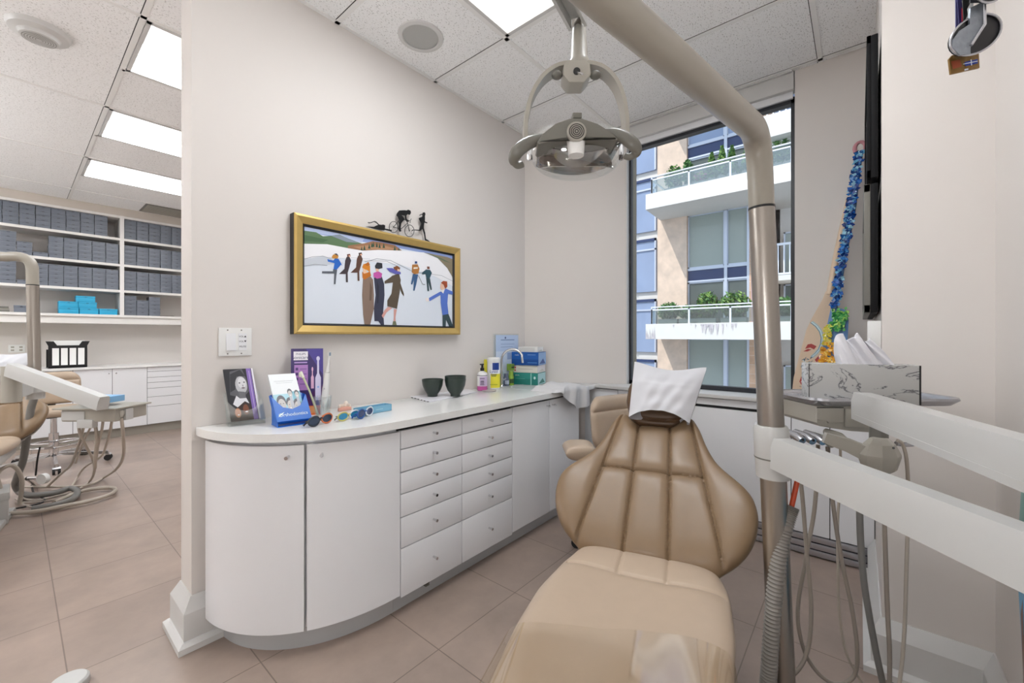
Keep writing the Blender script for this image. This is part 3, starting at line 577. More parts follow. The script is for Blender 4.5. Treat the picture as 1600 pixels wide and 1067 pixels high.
# light blue open tray
a = onZ(612, 641, Z0); b = B(); ex = V((.97, .10, 0)).normalized(); ey = V((-ex.y, ex.x, 0)); o = a - ex * .17
M = frame(o, ex, ey, UP)
for bx in (((0, 0, 0), (.17, .05, .002)), ((0, 0, 0), (.17, .002, .03)), ((0, .048, 0), (.17, .05, .03)), ((0, 0, 0), (.002, .05, .03)), ((.168, 0, 0), (.17, .05, .03))): b.box(*bx, M=M)
ms = [cm('7fb6d2', .4)]; art(b, o, ex, UP, [('t', cm('d4e8f0', .4), .11, .015, .012, 'CURAPROX')][:0] + [('s', cm('b4d8e8', .4), .003, [(.08, .015), (.12, .015)])], ms); b.fin('blue_tray', ms, label='light blue open rectangular tray on the counter by the patterned sunglasses', cat='tray')
# patterned kids' sunglasses (folded)
def shades(o, ang, cols, label, s=1.0):
    t = thing('sunglasses', label, 'sunglasses', o); M = Matrix.Translation(V(o)) @ Matrix.Rotation(ang, 4, 'Z') @ Matrix.Diagonal((s, s, s, 1))
    for sg in (-1, 1):
        b = B(); pts = []
        for k in range(20):
            a_ = 2 * math.pi * k / 20; pts.append(M @ V((sg * .033 + .027 * math.cos(a_), .004 * abs(math.cos(a_)), .021 + .018 * math.sin(a_))))
        b.tube(pts, .0032 * s, 0, 8, closed=True)
        b.fin('rim', cm(cols[0 if sg < 0 else 1], .3), t)
        b = B(); b.prism([M @ V((sg * .033 + .025 * math.cos(2 * math.pi * k / 16), .002, .021 + .016 * math.sin(2 * math.pi * k / 16))) for k in range(16)], M.to_3x3() @ V((0, .0015, 0))); b.fin('lens', cm(cols[2], .12), t)
        b = B(); z = .024; pts = [M @ V(p) for p in ((sg * .060, .004, z), (sg * .062, .012, z), (sg * .040, .022 + .006 * sg, z - .003), (-sg * .035, .026 + .006 * sg, z - .010), (-sg * .055, .026 + .006 * sg, .006))]
        b.tube(sm(pts, 4), .0036 * s, 0, 8); b.fin('temple', cm(cols[3], .3), t)
    b = B(); b.tube([M @ V((-.007, .002, .026)), M @ V((0, 0, .029)), M @ V((.007, .002, .026))], .003 * s, 0, 8); b.fin('bridge', cm(cols[0], .3), t)
shades(onZ(502, 664, Z0), .35, ('1d2733', 'c96a38', '2a3a52', '2a2622'), 'black and orange patterned sunglasses folded on the counter', 1.0)
shades(onZ(546, 656, Z0), .2, ('c9c26a', 'dfe6ea', '3d8fb8', '66706e'), 'white and yellow patterned sunglasses folded on the counter', .9)
shades(onZ(572, 652, Z0), .5, ('1f4f94', 'dfe4e8', '17396e', '2456a0'), 'navy blue and white sunglasses folded in front of the blue tray', 1.0)
# bowls and their mat
mk('marble_board', 'e9e8ee', .2, noise=(14, .06)); mk('green_glaze', '2c3832', .28, noise=(20, .15))
b = B(); pts = [onZ(u, v, Z0) for u, v in ((638, 620), (672, 629), (745, 613), (716, 605))]; b.prism(pts, (0, 0, .006), bev=.002)
c0, c1 = pts[0], pts[1]
for k in range(7): p = c0.lerp(c1, (k + .5) / 7) + V((0, -.0008, .003)); b.cbox(p, (.014, .002, .004), 1)
b.fin('serving_board', ['marble_board', 'black'], label='thin white marbled board under the dark green bowls', cat='board')
bp = [(0, .004), (.024, .004), (.024, 0), (.028, 0), (.029, .012), (.045, .034), (.056, .062), (.060, .090), (.0605, .097), (.0575, .097), (.053, .064), (.040, .034), (.022, .018), (0, .016)]
bz = Z0 + .0065
b = B(); q1 = onZ(676, 619, bz); b.lathe(bp, 0, 48, o=q1); bowl = b.fin('bowl', 'green_glaze', label='dark green bowl standing alone at the left on the board', cat='bowl', group='dark green bowls on the board', loc=q1)
q2 = onZ(711.5, 618.5, bz); dup(bowl, q2, 'dark green bowl, lower of the two stacked at the right', 'dark green bowls on the board'); dup(bowl, V(q2) + V((0, 0, .0175)), 'dark green bowl nested on top of another', 'dark green bowls on the board')
# pink bottle
def lab(b, o, r, z0, z1, m, a0=-2.9, a1=-.2, n=16, dr=.0006):
    t = bmesh.new(); rr = r + dr; vs = [[t.verts.new((o[0] + rr * math.cos(a0 + (a1 - a0) * i / n), o[1] + rr * math.sin(a0 + (a1 - a0) * i / n), o[2] + z)) for z in (z0, z1)] for i in range(n + 1)]
    for i in range(n): t.faces.new((vs[i][0], vs[i + 1][0], vs[i + 1][1], vs[i][1]))
    b._m(t, m)
pb = thing('soap_bottle', 'small clear bottle of pink liquid with black pump', 'bottle', (1.934, 1.862, Z0)); o = pb.location
b = B(); b.lathe([(0, 0), (.030, 0), (.033, .004), (.033, .028)], 1, 28, o=o); b.lathe([(.033, .028), (.033, .100), (.029, .112), (.013, .121), (.012, .126), (0, .126)], 0, 28, o=o); b.lathe([(.0335, .094), (.0335, .098)], 3, 28, o=o); lab(b, o, .033, .03, .09, 2)
d_ = (V((0, 0, 0)) - V(o)); d_.z = 0; d_.normalize(); ex = V((-d_.y, d_.x, 0))
for z, wd in ((.078, .03), (.062, .02), (.056, .024), (.048, .022), (.04, .026)): b.cbox((0, 0, 0), (wd, .001, .0035), 3, M=frame(V(o) + d_ * .0345 + V((0, 0, z)), ex, -d_, UP))
b.fin('bottle_body', ['white_plastic', cm('c85aa0', .3), cm('cdb9d6', .4), cm('4a3a58')], pb)
b = B(); b.lathe([(0, .124), (.013, .124), (.013, .142), (.007, .145), (.007, .168), (0, .168)], 0, 16, o=o); b.cbox(V(o) + V((-.008, -.004, .166)), (.028, .012, .008), 0, bev=.002); b.fin('pump', 'black', pb)
b = B(); b.lathe([(0, 0), (.043, 0), (.045, .002), (.045, .004), (0, .004)], 0, 24, o=(1.934, 1.80, Z0)); b.fin('jar_lid', cm('b8aeb0'), label='small flat grey disc lying in front of the pink soap bottle', cat='lid')
# wipes canister
wc = thing('wipes_canister', 'white and yellow disinfecting wipes canister next to the tap', 'canister', (2.05, 1.868, Z0)); o = wc.location
b = B(); b.lathe([(0, 0), (.042, 0), (.043, .003), (.043, .178), (0, .178)], 0, 32, o=o)
lab(b, o, .043, .008, .10, 1); lab(b, o, .043, .10, .165, 2, dr=.0005); lab(b, o, .043, .125, .172, 3, -2.6, -1.5, dr=.0010)
d_ = -V(o); d_.z = 0; d_.normalize(); ex = V((-d_.y, d_.x, 0)); M = frame(V(o) + d_ * .0455 + V((0, 0, .115)), ex, UP, d_); b.text('Lysol', M, .026, 3, .0003)
for z, wd, m_ in ((.095, .04, 4), (.086, .03, 4), (.03, .05, 5)): b.cbox((0, 0, 0), (wd, .001, .004), m_, M=frame(V(o) + d_ * .0445 + V((0, 0, z)), ex, -d_, UP))
b.fin('canister_body', ['white_plastic', cm('e6de3a', .35), cm('e9ecf2', .35), cm('1c3f8f', .35), cm('4a5a50'), cm('a8b020')], wc)
b = B(); b.lathe([(0, .178), (.044, .178), (.045, .182), (.043, .200), (.038, .205), (0, .205)], 0, 32, o=o); b.fin('canister_lid', 'white_plastic', wc)
b = B(); b.box((2.035, 1.918, Z0), (2.075, 1.944, Z0 + .19), bev=.002); b.fin('yellow_box', cm('d6cf3a'), label='yellow carton standing behind the wipes canister', cat='box')
# tap
tp = thing('tap', 'chrome gooseneck tap at the back of the worktop', 'tap', (2.15, 1.885, Z0)); o = V(tp.location)
b = B(); b.lathe([(0, 0), (.022, 0), (.022, .006), (.012, .010), (.010, .06), (0, .06)], 0, 20, o=o); b.fin('tap_base', 'chrome', tp)
b = B(); dr = V((.45, -.89, 0)).normalized(); pts = [o + V((0, 0, .05)), o + V((0, 0, .15))] + [o + V((0, 0, .185)) + dr * (.075 - .075 * math.cos(a)) + UP * (.072 * math.sin(a)) for a in [math.pi * k / 12 for k in range(0, 11)]] + [o + dr * .146 + V((0, 0, .165))]
b.tube(pts, .0085, 0, 14); b.fin('spout', 'chrome', tp)
b = B(); b.tube([o + V((0, 0, .04)), o + V((.03, -.01, .055))], .005, 0, 10); b.fin('lever', 'chrome', tp)
# acrylic sign stand
b = B(); b.box((2.13, 1.938, Z0), (2.40, 1.944, Z0 + .365)); b.box((2.13, 1.905, Z0), (2.40, 1.944, Z0 + .004)); b.fin('sign_stand', 'clear_thick', label='clear acrylic sign stand against the wall behind the tap', cat='sign holder')
ms = [cm('cfdbee', .3)]; b = B(); b.box((2.145, 1.934, Z0 + .02), (2.39, 1.9375, Z0 + .355)); art(b, (2.145, 1.934, Z0 + .02), (1, 0, 0), UP, [('r', cm('b8cbe8', .3), .0, .22, .245, .335), ('s', cm('6f86b4', .3), .006, [(.05, .30), (.2, .30)]), ('s', cm('8aa0c8', .3), .004, [(.05, .27), (.2, .27)]), ('s', cm('8aa0c8', .3), .004, [(.05, .25), (.18, .25)]), ('r', cm('9aaed2', .3), .12, .16, .20, .21), ('e', cm('4a5a88', .3), .1, .315, .008, .008)], ms); b.fin('notice', ms, label='pale blue printed notice in the acrylic sign stand', cat='sign', fix=False, smooth=0)
# small bottles behind the tap
for x, y, r, h_, c1, c2, nm in ((2.215, 1.90, .02, .085, '5a6478', 'aab4c4', 'small slate blue bottle behind the chrome tap'), (2.268, 1.90, .020, .10, '86a83a', '34502c', 'green lidded jar left of the teal box, topped by another carton')):
    b = B(); b.lathe([(0, 0), (r, 0), (r, h_ * .62), (r * .8, h_ * .7), (r * .8, h_), (0, h_)], 0, 20, o=(x, y, Z0)); lab(b, (x, y, Z0), r, h_ * .15, h_ * .45, 1); b.fin('small_bottle', [cm(c1, .3), cm(c2, .3)], label=nm, cat='bottle')
b = B(); b.box((2.25, 1.885, Z0 + .103), (2.287, 1.925, Z0 + .15), bev=.002); b.cbox((2.268, 1.884, Z0 + .126), (.03, .001, .012), 1); b.fin('green_carton', [cm('7fa03a', .3), cm('24401e', .3)], label='small green carton stacked on the green jar', cat='box')
# glove and mask boxes
cn = V((2.372, 1.742, 0)); e1 = V((-.056, .19, 0)).normalized(); e2 = V((.33, .10, 0)).normalized(); e2 = (e2 - e1 * e2.dot(e1)).normalized()
def pilebox(z0, z1, l1, l2, off1, off2, col, side, items, label, top=None):
    o = cn + e1 * off1 + e2 * off2; b = B(); ms = [cm(col, .35), cm(side, .35)]
    b.prism([V((p.x, p.y, z0)) for p in (o, o + e1 * l1, o + e1 * l1 + e2 * l2, o + e2 * l2)], (0, 0, z1 - z0), 0, bev=.0015)
    a = o + e1 * l1; a.z = z0; art(b, a, -e1 * l1, V((0, 0, z1 - z0)), items, ms, .0004)
    s_ = o.copy(); s_.z = z0; art(b, s_, e2 * l2, V((0, 0, z1 - z0)), [('r', cm(side, .35), .02, .03, .98, .97), ('p', cm(items[0][1][6:12], .35), [(.1, .1), (.9, .1), (.6, .5)])], ms, .0004)
    b.fin('supply_box', ms, label=label, cat='box', fix=False, smooth=0)
zq = [Z0, .908, .962, 1.056, 1.092]
pilebox(zq[0], zq[1] - .001, .195, .17, 0, 0, '2a8a80', 'b4dce0', [('r', cm('1f7a72', .35), .0, 0, 1, .5), ('r', cm('9ad0c8', .35), .72, 0, .76, 1), ('t', 'white_plastic', .2, .8, .012, 'gloves'), ('e', cm('cfe8e8', .35), .88, .6, .04, .12), ('s', cm('7cc0b8', .35), .02, [(.1, .5), (.5, .5)])], 'teal glove box at the bottom of the stack by the towel')
pilebox(zq[1], zq[2] - .001, .185, .17, .004, .004, 'd9d6cc', 'eeeaea', [('r', cm('d9d6cc', .35), 0, .2, 1, 1), ('e', cm('c0392b', .35), .08, .65, .03, .12), ('e', cm('c0392b', .35), .08, .3, .03, .12), ('s', cm('9a9488', .35), .04, [(.2, .5), (.8, .5)])], 'cream carton with two red dots, second in the stack by the towel')
pilebox(zq[2], zq[3] - .001, .205, .165, -.006, -.004, '1558a8', '8fb4e0', [('r', cm('0f4a94', .35), 0, 0, 1, .45), ('t', 'white_plastic', .2, .78, .013, 'masks'), ('s', cm('9ac0ea', .35), .03, [(.6, .8), (.9, .8)]), ('s', cm('5a94d4', .35), .05, [(.6, .2), (.95, .2)])], 'blue mask box on top of the cream carton')
pilebox(zq[3], zq[4], .15, .12, .004, .01, 'e4e3de', 'f2f2f2', [('r', cm('d4d3ce', .35), .05, .15, .85, .85)], 'small white carton crowning the stack of supply boxes')
# towel hanging over the corner of the worktop
def tw(s, t, off=0):
    x = 2.10 + .40 * s; fold = math.sin(s * 17 + 2.2 * t) * .011 + math.sin(s * 37 + 4 * t + 1) * .0035
    L = .31; k = t * L; edge = YD - .03; y0 = 1.60 - .05 * s
    on = y0 - edge
    if k < on: p = V((x, y0 - k, CT + .012 + .030 * math.sin(math.pi * min(1, s * 1.05)) * (1 - .5 * k / on) + fold * .6))
    else:
        dn = k - on; dn = max(0, dn) * (.10 + .75 * min(1, max(0, (s - .12) / .45)) - .15 * max(0, (s - .7) / .3)); p = V((x + .25 * dn * (s - .4), edge - .010 - .012 * math.sin(min(1, dn / .03) * math.pi / 2) + fold, CT + .012 + .030 * .5 * math.sin(math.pi * min(1, s * 1.05)) - dn))
    if s < .12: p.z = CT + .003 + (p.z - CT - .003) * (s / .12)
    return p + V((0, off * .6, -off if k < on else 0))
b = B(); b.grid(lambda s, t: tw(s, t), 60, 40, 0, lambda s, t: tw(s, t, .006)); b.fin('towel', 'white_cloth', label='white towel crumpled over the far corner of the worktop', cat='towel', ang=1.2)
# ------------------------------------------------------------------ ceiling fixtures
def fixture(x0, y0, x1, y1, on, label, split=None, drop=0, xsplit=None):
    t = thing('ceiling_light', label, 'ceiling light', ((x0 + x1) / 2, (y0 + y1) / 2, CZ - .004))
    b = B(); w_ = .018
    for a, c in (((x0, y0), (x1, y0 + w_)), ((x0, y1 - w_), (x1, y1)), ((x0, y0), (x0 + w_, y1)), ((x1 - w_, y0), (x1, y1))): b.box((a[0], a[1], CZ - .008), (c[0], c[1], CZ - .0005))
    b.fin('trim_frame', 'white_trim', t)
    b = B()
    if split: b.box((x0 + w_, y0 + w_, CZ - .006), (x1 - w_, y0 + (y1 - y0) * split, CZ - .001), 1); b.box((x0 + w_, y0 + (y1 - y0) * split, CZ - .006), (x1 - w_, y1 - w_, CZ - .001), 0)
    elif xsplit: b.box((xsplit, y0 + w_, CZ - .006), (x1 - w_, y1 - w_, CZ - .001), 1); b.box((x0 + w_, y0 + w_, CZ - .006), (xsplit, y1 - w_, CZ - .001), 0)
    elif drop: b.box((x0 + w_, y0 + w_, CZ - drop), (x1 - w_, y1 - w_, CZ - .001), 0, bev=.02)
    else: b.box((x0 + w_, y0 + w_, CZ - .006), (x1 - w_, y1 - w_, CZ - .001), 0)
    b.fin('diffuser', [on, 'diffuser_dim'], t, smooth=0)
fixture(1.022, .178, 1.604, 1.370, 'diffuser_key', 'rectangular ceiling light above the dental chair, cut by the top edge', xsplit=1.285)  # glow added to an unlit panel; its bright strip lies out of view
for k, nm in enumerate(('nearest of the three lit fixtures in the far room', 'middle of the three lit fixtures in the far room', 'farthest of the three lit fixtures in the far room')):
    fixture(.415, 2.628 + 1.21 * k, 1.60, 3.212 + 1.21 * k, 'diffuser_on', nm, .38)
for x0, x1, y0, y1, nm in ((-1.99, -.83, 3.24, 3.82, 'added out-of-view ceiling fixture over the left part of the far room, near row'), (-1.99, -.83, 5.66, 6.24, 'added out-of-view ceiling fixture over the left part of the far room, far row')):
    fixture(x0, y0, x1, y1, 'diffuser_on', nm, drop=.11)  # two drop-lens fixtures added out of view to raise the room light
# uplights added out of view to brighten the ceiling
light_mat('uplight', 46, (.95, .98, 1))
def uplighter(x, y, z, r, label):
    t = thing('added_uplight', label, 'fill light', (x, y, 0)); b = B(); b.lathe([(0, 0), (.15, 0), (.15, .015), (.02, .03), (.012, .05), (.012, z - .08), (0, z - .08)], 0, 32, o=(x, y, 0)); b.fin('stand', 'steel', t)
    b = B(); b.lathe([(.012, z - .08), (r, z), (r + .006, z + .03), (r, z + .03), (r - .008, z + .002), (.02, z - .06)], 0, 40, o=(x, y, 0)); b.fin('bowl', 'white_plastic', t)
    b = B(); b.lathe([(0, z - .012), (r - .02, z - .012), (r - .02, z - .010), (0, z - .010)], 0, 40, o=(x, y, 0)); b.fin('bulb_panel', 'uplight', t)
light_mat('globe', 8, (.97, .98, 1))  # unseen globe added as fill for the drawer fronts
gl = thing('fill_globe', 'added globe fill lamp behind the camera', 'fill light', (-.42, .10, 0)); b = B(); b.lathe([(0, 0), (.13, 0), (.13, .015), (.012, .03), (.01, 1.06), (0, 1.06)], 0, 28, o=(-.42, .10, 0)); b.fin('stand', 'steel', gl)
b = B(); b.ball((-.42, .10, 1.17), .12, 0); b.fin('globe_shade', 'globe', gl)
uplighter(-1.15, .6, 1.3, .17, 'added uplight out of view by the back wall, brightening the ceiling')
uplighter(-1.6, 4.4, 1.45, .17, 'added uplight in the far room outside the view, brightening the ceiling')
# ------------------------------------------------------------------ upholstered pads
def pad(M, hw, tb, tt, T, seams=(), bend=None, nu=110, nv=110, back=.6, sd=.010, cen=None, pw=5):
    """M: frame (x lateral, y along, z out of the cushion); hw(v) half width; tb(s), tt(s) lower and upper limit; seams: fn(x,y)->distance"""
    def pt(s, v, f):
        S = 2 * s - 1; S = S * (1.0 if abs(S) < .5 else 1); w_ = hw(v); c = cen(v) if cen else 0
        x = c + S * w_; y = tb(S) + (tt(S) - tb(S)) * v
        e = max(0, 1 - abs(S) ** pw) ** .5 * max(0, 1 - abs(2 * v - 1) ** 9) ** .5
        z = T * e if f else -T * back * e
        if f:
            for q in seams:
                d = abs(q(x, y))
                if d < .08: z -= (sd * math.exp(-(d / .0045) ** 2) + sd * .55 * math.exp(-(d / .02) ** 2)) * min(1, e * 1.6)
        if bend: z += bend(x, y)
        return M @ V((x, y, z))
    b = B(); b.grid(lambda s, v: pt(s, v, 1), nu, nv, 0, lambda s, v: pt(s, v, 0)); return b
def interp(tab):
    def f(v):
        for (a, p), (c, q) in zip(tab, tab[1:]):
            if v <= c:
                k = (v - a) / (c - a); k = k * k * (3 - 2 * k) if False else k
                return p + (q - p) * k
        return tab[-1][1]
    def g(v): return (f(max(0, v - .02)) + 2 * f(v) + f(min(1, v + .02)) + f(max(0, v - .04)) + f(min(1, v + .04))) / 6
    return g
def stitch(b, M, pts, zoff, m=0, step=.009, pair=.0):
    pass
AX = V((-.956, -.292, 0)).normalized(); LX = V((-AX.y, AX.x, 0)) * -1      # AX: towards the feet, LX: to the right in the photo
LX = V((.292, -.956, 0)).normalized()
C0 = V((1.235, .50, 0))
ch = thing('dental_chair', 'large tan leather dental chair reclined in the middle of the room', 'dental chair', (1.0, .44, 0))
# seat
ZS = .525
Ms = frame(C0 + V((0, 0, ZS - .045)), LX, AX, UP)
SL = .66
hw = interp([(0, .185), (.06, .205), (.2, .224), (.42, .236), (.6, .230), (.8, .222), (1, .21)]); cen = interp([(0, 0), (.15, 0), (.42, -.018), (.65, -.028), (1, -.025)])
seams = [lambda x, y: (y - .135 - .08 * x * 0) if abs(x) < .21 else 1, lambda x, y: (x + .065) if y < .135 else 1, lambda x, y: (x - .065) if y < .135 else 1, ]
b = pad(Ms, hw, lambda s: -.015 + .0 * s, lambda s: SL, .048, seams, lambda x, y: -.028 * max(0, 1 - ((y - .30) / .30) ** 2) * max(0, 1 - (x / .22) ** 2) + .02 * (x / .22) ** 2 * 0, sd=.0045, cen=cen, back=.9)
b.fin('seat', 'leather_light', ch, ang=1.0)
# leg rest and clear foot sleeve
Ml = frame(C0 + AX * (SL - .02) + V((0, 0, ZS - .05)), LX, (AX + V((0, 0, -.05))).normalized(), (UP + AX * .05).normalized())
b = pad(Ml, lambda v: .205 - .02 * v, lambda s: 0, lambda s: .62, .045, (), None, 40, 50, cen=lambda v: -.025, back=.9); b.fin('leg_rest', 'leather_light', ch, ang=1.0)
Mf = frame(C0 + V((0, 0, ZS - .042)), LX, AX, UP)
def slv(s, v, up):
    S = 2 * s - 1; y = .41 + .09 * (1 - S) / 2 * 0 + v * .80; c = -.026; w_ = .236 - .022 * v
    e = max(0, 1 - abs(S) ** 6) ** .5
    z = (.054 * e + .0025 * math.sin(5 * S + 7 * v) + .0008 * math.sin(13 * S - 9 * v)) if up else -.05 * e
    if y > SL: z -= (y - SL) * .05
    return Mf @ V((c + S * w_, y - .06 * S * (1 - v), z))
b = B(); b.grid(lambda s, v: slv(s, v, 1), 60, 40, 0); b.grid(lambda s, v: slv(s, v, 0), 30, 20, 0); b.fin('foot_sleeve', 'sleeve', label='clear glossy plastic sleeve over the foot end of the tan chair', cat='plastic cover', ang=1.2)
# shell, lift and base
def slab(t0, t1, w0, w1, z0, z1, bev=.012, c=-.02): return [C0 + AX * t0 + LX * (c - w0), C0 + AX * t0 + LX * (c + w0), C0 + AX * t1 + LX * (c + w1), C0 + AX * t1 + LX * (c - w1)]
b = B(); pts = slab(.02, .66, .205, .225, 0, 0); b.prism([V((p.x, p.y, ZS - .13)) for p in pts], (0, 0, .062), bev=.015); b.fin('seat_shell', 'dental_white', ch)
b = B(); pts = slab(.12, .50, .14, .15, 0, 0); b.prism([V((p.x, p.y, .27)) for p in pts], (0, 0, .13), bev=.015); b.fin('tilt_box', 'dental_white', ch)
b = B(); p0 = C0 + AX * .22; p1 = C0 + AX * .48; b.sweep([V((p0.x, p0.y, .30)), V((p1.x, p1.y, .07))], [(-.09, -.05), (.09, -.05), (.09, .05), (-.09, .05)]); b.fin('lift_arm', 'dental_cream', ch)
b = B(); pts = slab(.0, .78, .18, .20, 0, 0, c=.0); b.prism([V((p.x, p.y, .0)) for p in pts], (0, 0, .035), bev=.01); b.fin('base_plate', 'dental_white', ch)
b = B(); pts = slab(.30, .62, .12, .12, 0, 0, c=.0); b.prism([V((p.x, p.y, .035)) for p in pts], (0, 0, .10), bev=.02); b.fin('base_cover', 'dental_grey', ch)
# backrest
th = math.radians(40); ub = (-AX * math.cos(th) + UP * math.sin(th)).normalized(); nb = (AX * math.sin(th) + UP * math.cos(th)).normalized()
Mb = frame(C0 + V((0, 0, .487)) + AX * .0, LX, ub, nb)
TL = .545
hb = interp([(0, .185), (.05, .230), (.12, .272), (.22, .300), (.33, .312), (.43, .308), (.50, .290), (.57, .255), (.64, .222), (.72, .200), (.82, .180), (.92, .166), (1, .150)])
tt = lambda S: .500 + .062 * math.exp(-((abs(S) - .82) / .26) ** 2) - .02 * abs(S) ** 8
ln = lambda x0, k: (lambda x, y: x - (x0 + (-k * (y - .27) if x0 > 0 else k * (y - .27))))
seams = [ln(-.060, .02), ln(.060, .02), ln(-.168, .16), ln(.168, .16), lambda x, y: (y - .285) if abs(x) < .165 else 1]
b = pad(Mb, hb, lambda S: -.02, tt, .052, seams, lambda x, y: .055 * max(0, (abs(x) - .12) / .2) ** 1.6, sd=.010, nu=150, nv=130, back=1.0, pw=7)
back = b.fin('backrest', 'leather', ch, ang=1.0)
# stitched seams as fine piping
b = B()
for x0, k in ((-.060, .02), (.060, .02), (-.168, .16), (.168, .16)):
    for o_ in (-.006, .006):
        for i in range(44):
            y = .02 + i * .0105; x = x0 + (-k * (y - .27) if x0 > 0 else k * (y - .27)) + o_
            if y > .46: continue
            z = .0455 + .055 * max(0, (abs(x) - .12) / .2) ** 1.6
            b.cbox((x, y, z), (.0011, .006, .0012), M=Mb)
b.fin('stitching', 'piping', back, smooth=0, kind='stuff')
b = B(); b.grid(lambda s, v: Mb @ V(((2 * s - 1) * (hb(v) - .02), .0 + .47 * v, -.056 + .05 * max(0, (abs((2 * s - 1) * hb(v)) - .12) / .2) ** 1.6)), 30, 30, 0, lambda s, v: Mb @ V(((2 * s - 1) * (hb(v) - .03), .0 + .47 * v, -.078 + .05 * max(0, (abs((2 * s - 1) * hb(v)) - .12) / .2) ** 1.6)))
b.fin('back_shell', 'dental_white', ch, ang=1)
b = B(); b.sweep([C0 + AX * .12 + V((0, 0, .40)), C0 - AX * .02 + V((0, 0, .40)), C0 - AX * .16 + V((0, 0, .50))], [(-.05, -.02), (.05, -.02), (.05, .02), (-.05, .02)]); b.fin('back_hinge', 'dental_grey', ch)
# headrest
ho = V((1.628, .612, .800)); th2 = math.radians(62); uh = (-AX * math.cos(th2) + UP * math.sin(th2)).normalized(); nh = (AX * math.sin(th2) + UP * math.cos(th2)).normalized()
Mh = frame(ho, LX, uh, nh)
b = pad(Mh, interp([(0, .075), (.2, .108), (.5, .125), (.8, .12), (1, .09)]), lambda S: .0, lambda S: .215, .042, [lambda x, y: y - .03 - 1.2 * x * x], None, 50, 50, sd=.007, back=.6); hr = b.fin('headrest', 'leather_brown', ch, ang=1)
b = B(); b.sweep([ho + uh * .1 - nh * .03, ho - uh * .02 - nh * .05, Mb @ V((0, .40, -.06))], [(-.03, -.006), (.03, -.006), (.03, .006), (-.03, .006)]); b.fin('headrest_bar', 'steel', hr)
cTL, cTR, cBR, cBL = P(992, 567, 1.70), P(1104, 576, 1.62), P(1077, 663, 1.53), P(983, 653, 1.60)
def cov(s, t, f):
    p = (cTL.lerp(cTR, s)).lerp(cBL.lerp(cBR, s), t); e = max(0, 1 - abs(2 * s - 1) ** 3) * min(1, t * 2.6)
    dip = -.030 * max(0, 1 - (2 * s - 1) ** 2) * t ** 3; p = p - uh * dip * 1.0
    sag = .022 * math.sin(math.pi * s) ** 1.5 * (1 - t) ** 2; p = p - UP * sag
    wr = .0025 * math.sin(18 * t + 5 * s) * math.sin(7 * s + 2) + .002 * math.sin(31 * s + 9 * t)
    return p + nh * ((.012 + .026 * e + wr * e) if f else (-.085 * e - .004 + wr))
b = B(); b.grid(lambda s, t: cov(s, t, 1), 50, 40, 0); b.grid(lambda s, t: cov(s, t, 0), 40, 30, 0)
mk('cover_white', 'c2c2c6', .6)
hcov = b.fin('headrest_cover', 'cover_white', label='white disposable cover slipped over the headrest of the tan chair', cat='headrest cover', ang=1.3)
# ------------------------------------------------------------------ assistant stool behind the chair
def stool(o, ax, label, lea, sc=1.0):
    """o: floor point below the seat, ax: facing direction"""
    o = V(o); ax = V(ax).normalized(); lx = V((ax.y, -ax.x, 0)); t = thing('operator_stool', label, 'stool', o); Z = lambda z: V((0, 0, z * sc))
    M = frame(o + Z(.50), lx, ax, UP)
    b = pad(M, lambda v: .20 * (1 - .25 * abs(2 * v - 1) ** 3), lambda S: -.19, lambda S: .19, .045, (), lambda x, y: -.01 * math.cos(x * 8), 30, 30, back=.8, pw=3.5); b.fin('seat', lea, t, ang=1)
    M = frame(o - ax * .21 + Z(.535), lx, (UP - ax * .12).normalized(), (ax + UP * .12).normalized())
    b = pad(M, lambda v: .19 * (1 - .35 * abs(2 * v - 1) ** 4), lambda S: .0, lambda S: .30, .04, [lambda x, y: y - .22], lambda x, y: .9 * x * x, 40, 40, back=.8); b.fin('backrest', lea, t, ang=1)
    b = B(); b.sweep([o - ax * .05 + Z(.455), o - ax * .24 + Z(.455), o - ax * .25 + Z(.70)], [(-.025, -.006), (.025, -.006), (.025, .006), (-.025, .006)]); b.fin('back_bracket', 'black', t)
    b = B(); b.cyl(o + Z(.30), o + Z(.47), .022); b.cyl(o + Z(.10), o + Z(.30), .032); b.fin('gas_lift', 'chrome', t)
    b = B(); b.box(tuple(o + Z(.44) - V((.07, .07, 0))), tuple(o + Z(.465) + V((.07, .07, 0))), bev=.004); b.fin('mechanism', 'black', t)
    b = B(); b.tube([o + Z(.20) + V((.19 * math.cos(a), .19 * math.sin(a), 0)) for a in [2 * math.pi * k / 36 for k in range(36)]], .010, 0, 10, closed=True)
    for k in range(3): a = 2 * math.pi * k / 3; b.cyl(o + Z(.20), o + Z(.20) + V((.19 * math.cos(a), .19 * math.sin(a), 0)), .007)
    b.fin('foot_ring', 'chrome', t)
    for k in range(5):
        a = 2 * math.pi * k / 5 + math.radians(106); e = o + V((.36 * math.cos(a), .36 * math.sin(a), 0))
        b = B(); b.sweep([o + Z(.11), e + Z(.075)], [(-.018, -.012), (.018, -.012), (.012, .012), (-.012, .012)]); lg = b.fin('base_arm', 'chrome', t)
        b = B(); d = V((-math.sin(a), math.cos(a), 0))
        for s_ in (-1, 1): b.cyl(e + Z(.027) + d * .008 * s_, e + Z(.027) + d * .024 * s_, .027, 0, 20)
        b.cyl(e + Z(.03), e + Z(.075), .006, 1); b.sweep([e + Z(.056) - d * .024, e + Z(.056) + d * .024], [(-.02, -.004), (.02, -.004), (.014, .006), (-.014, .006)], 1); b.fin('caster', ['rubber', 'chrome'], lg)
    return t
sp = V((2.11, .86, 0)); st = stool((sp.x, sp.y, 0), (-.35, -1, 0), 'tan stool with armrest half hidden behind the dental chair', 'leather_light')
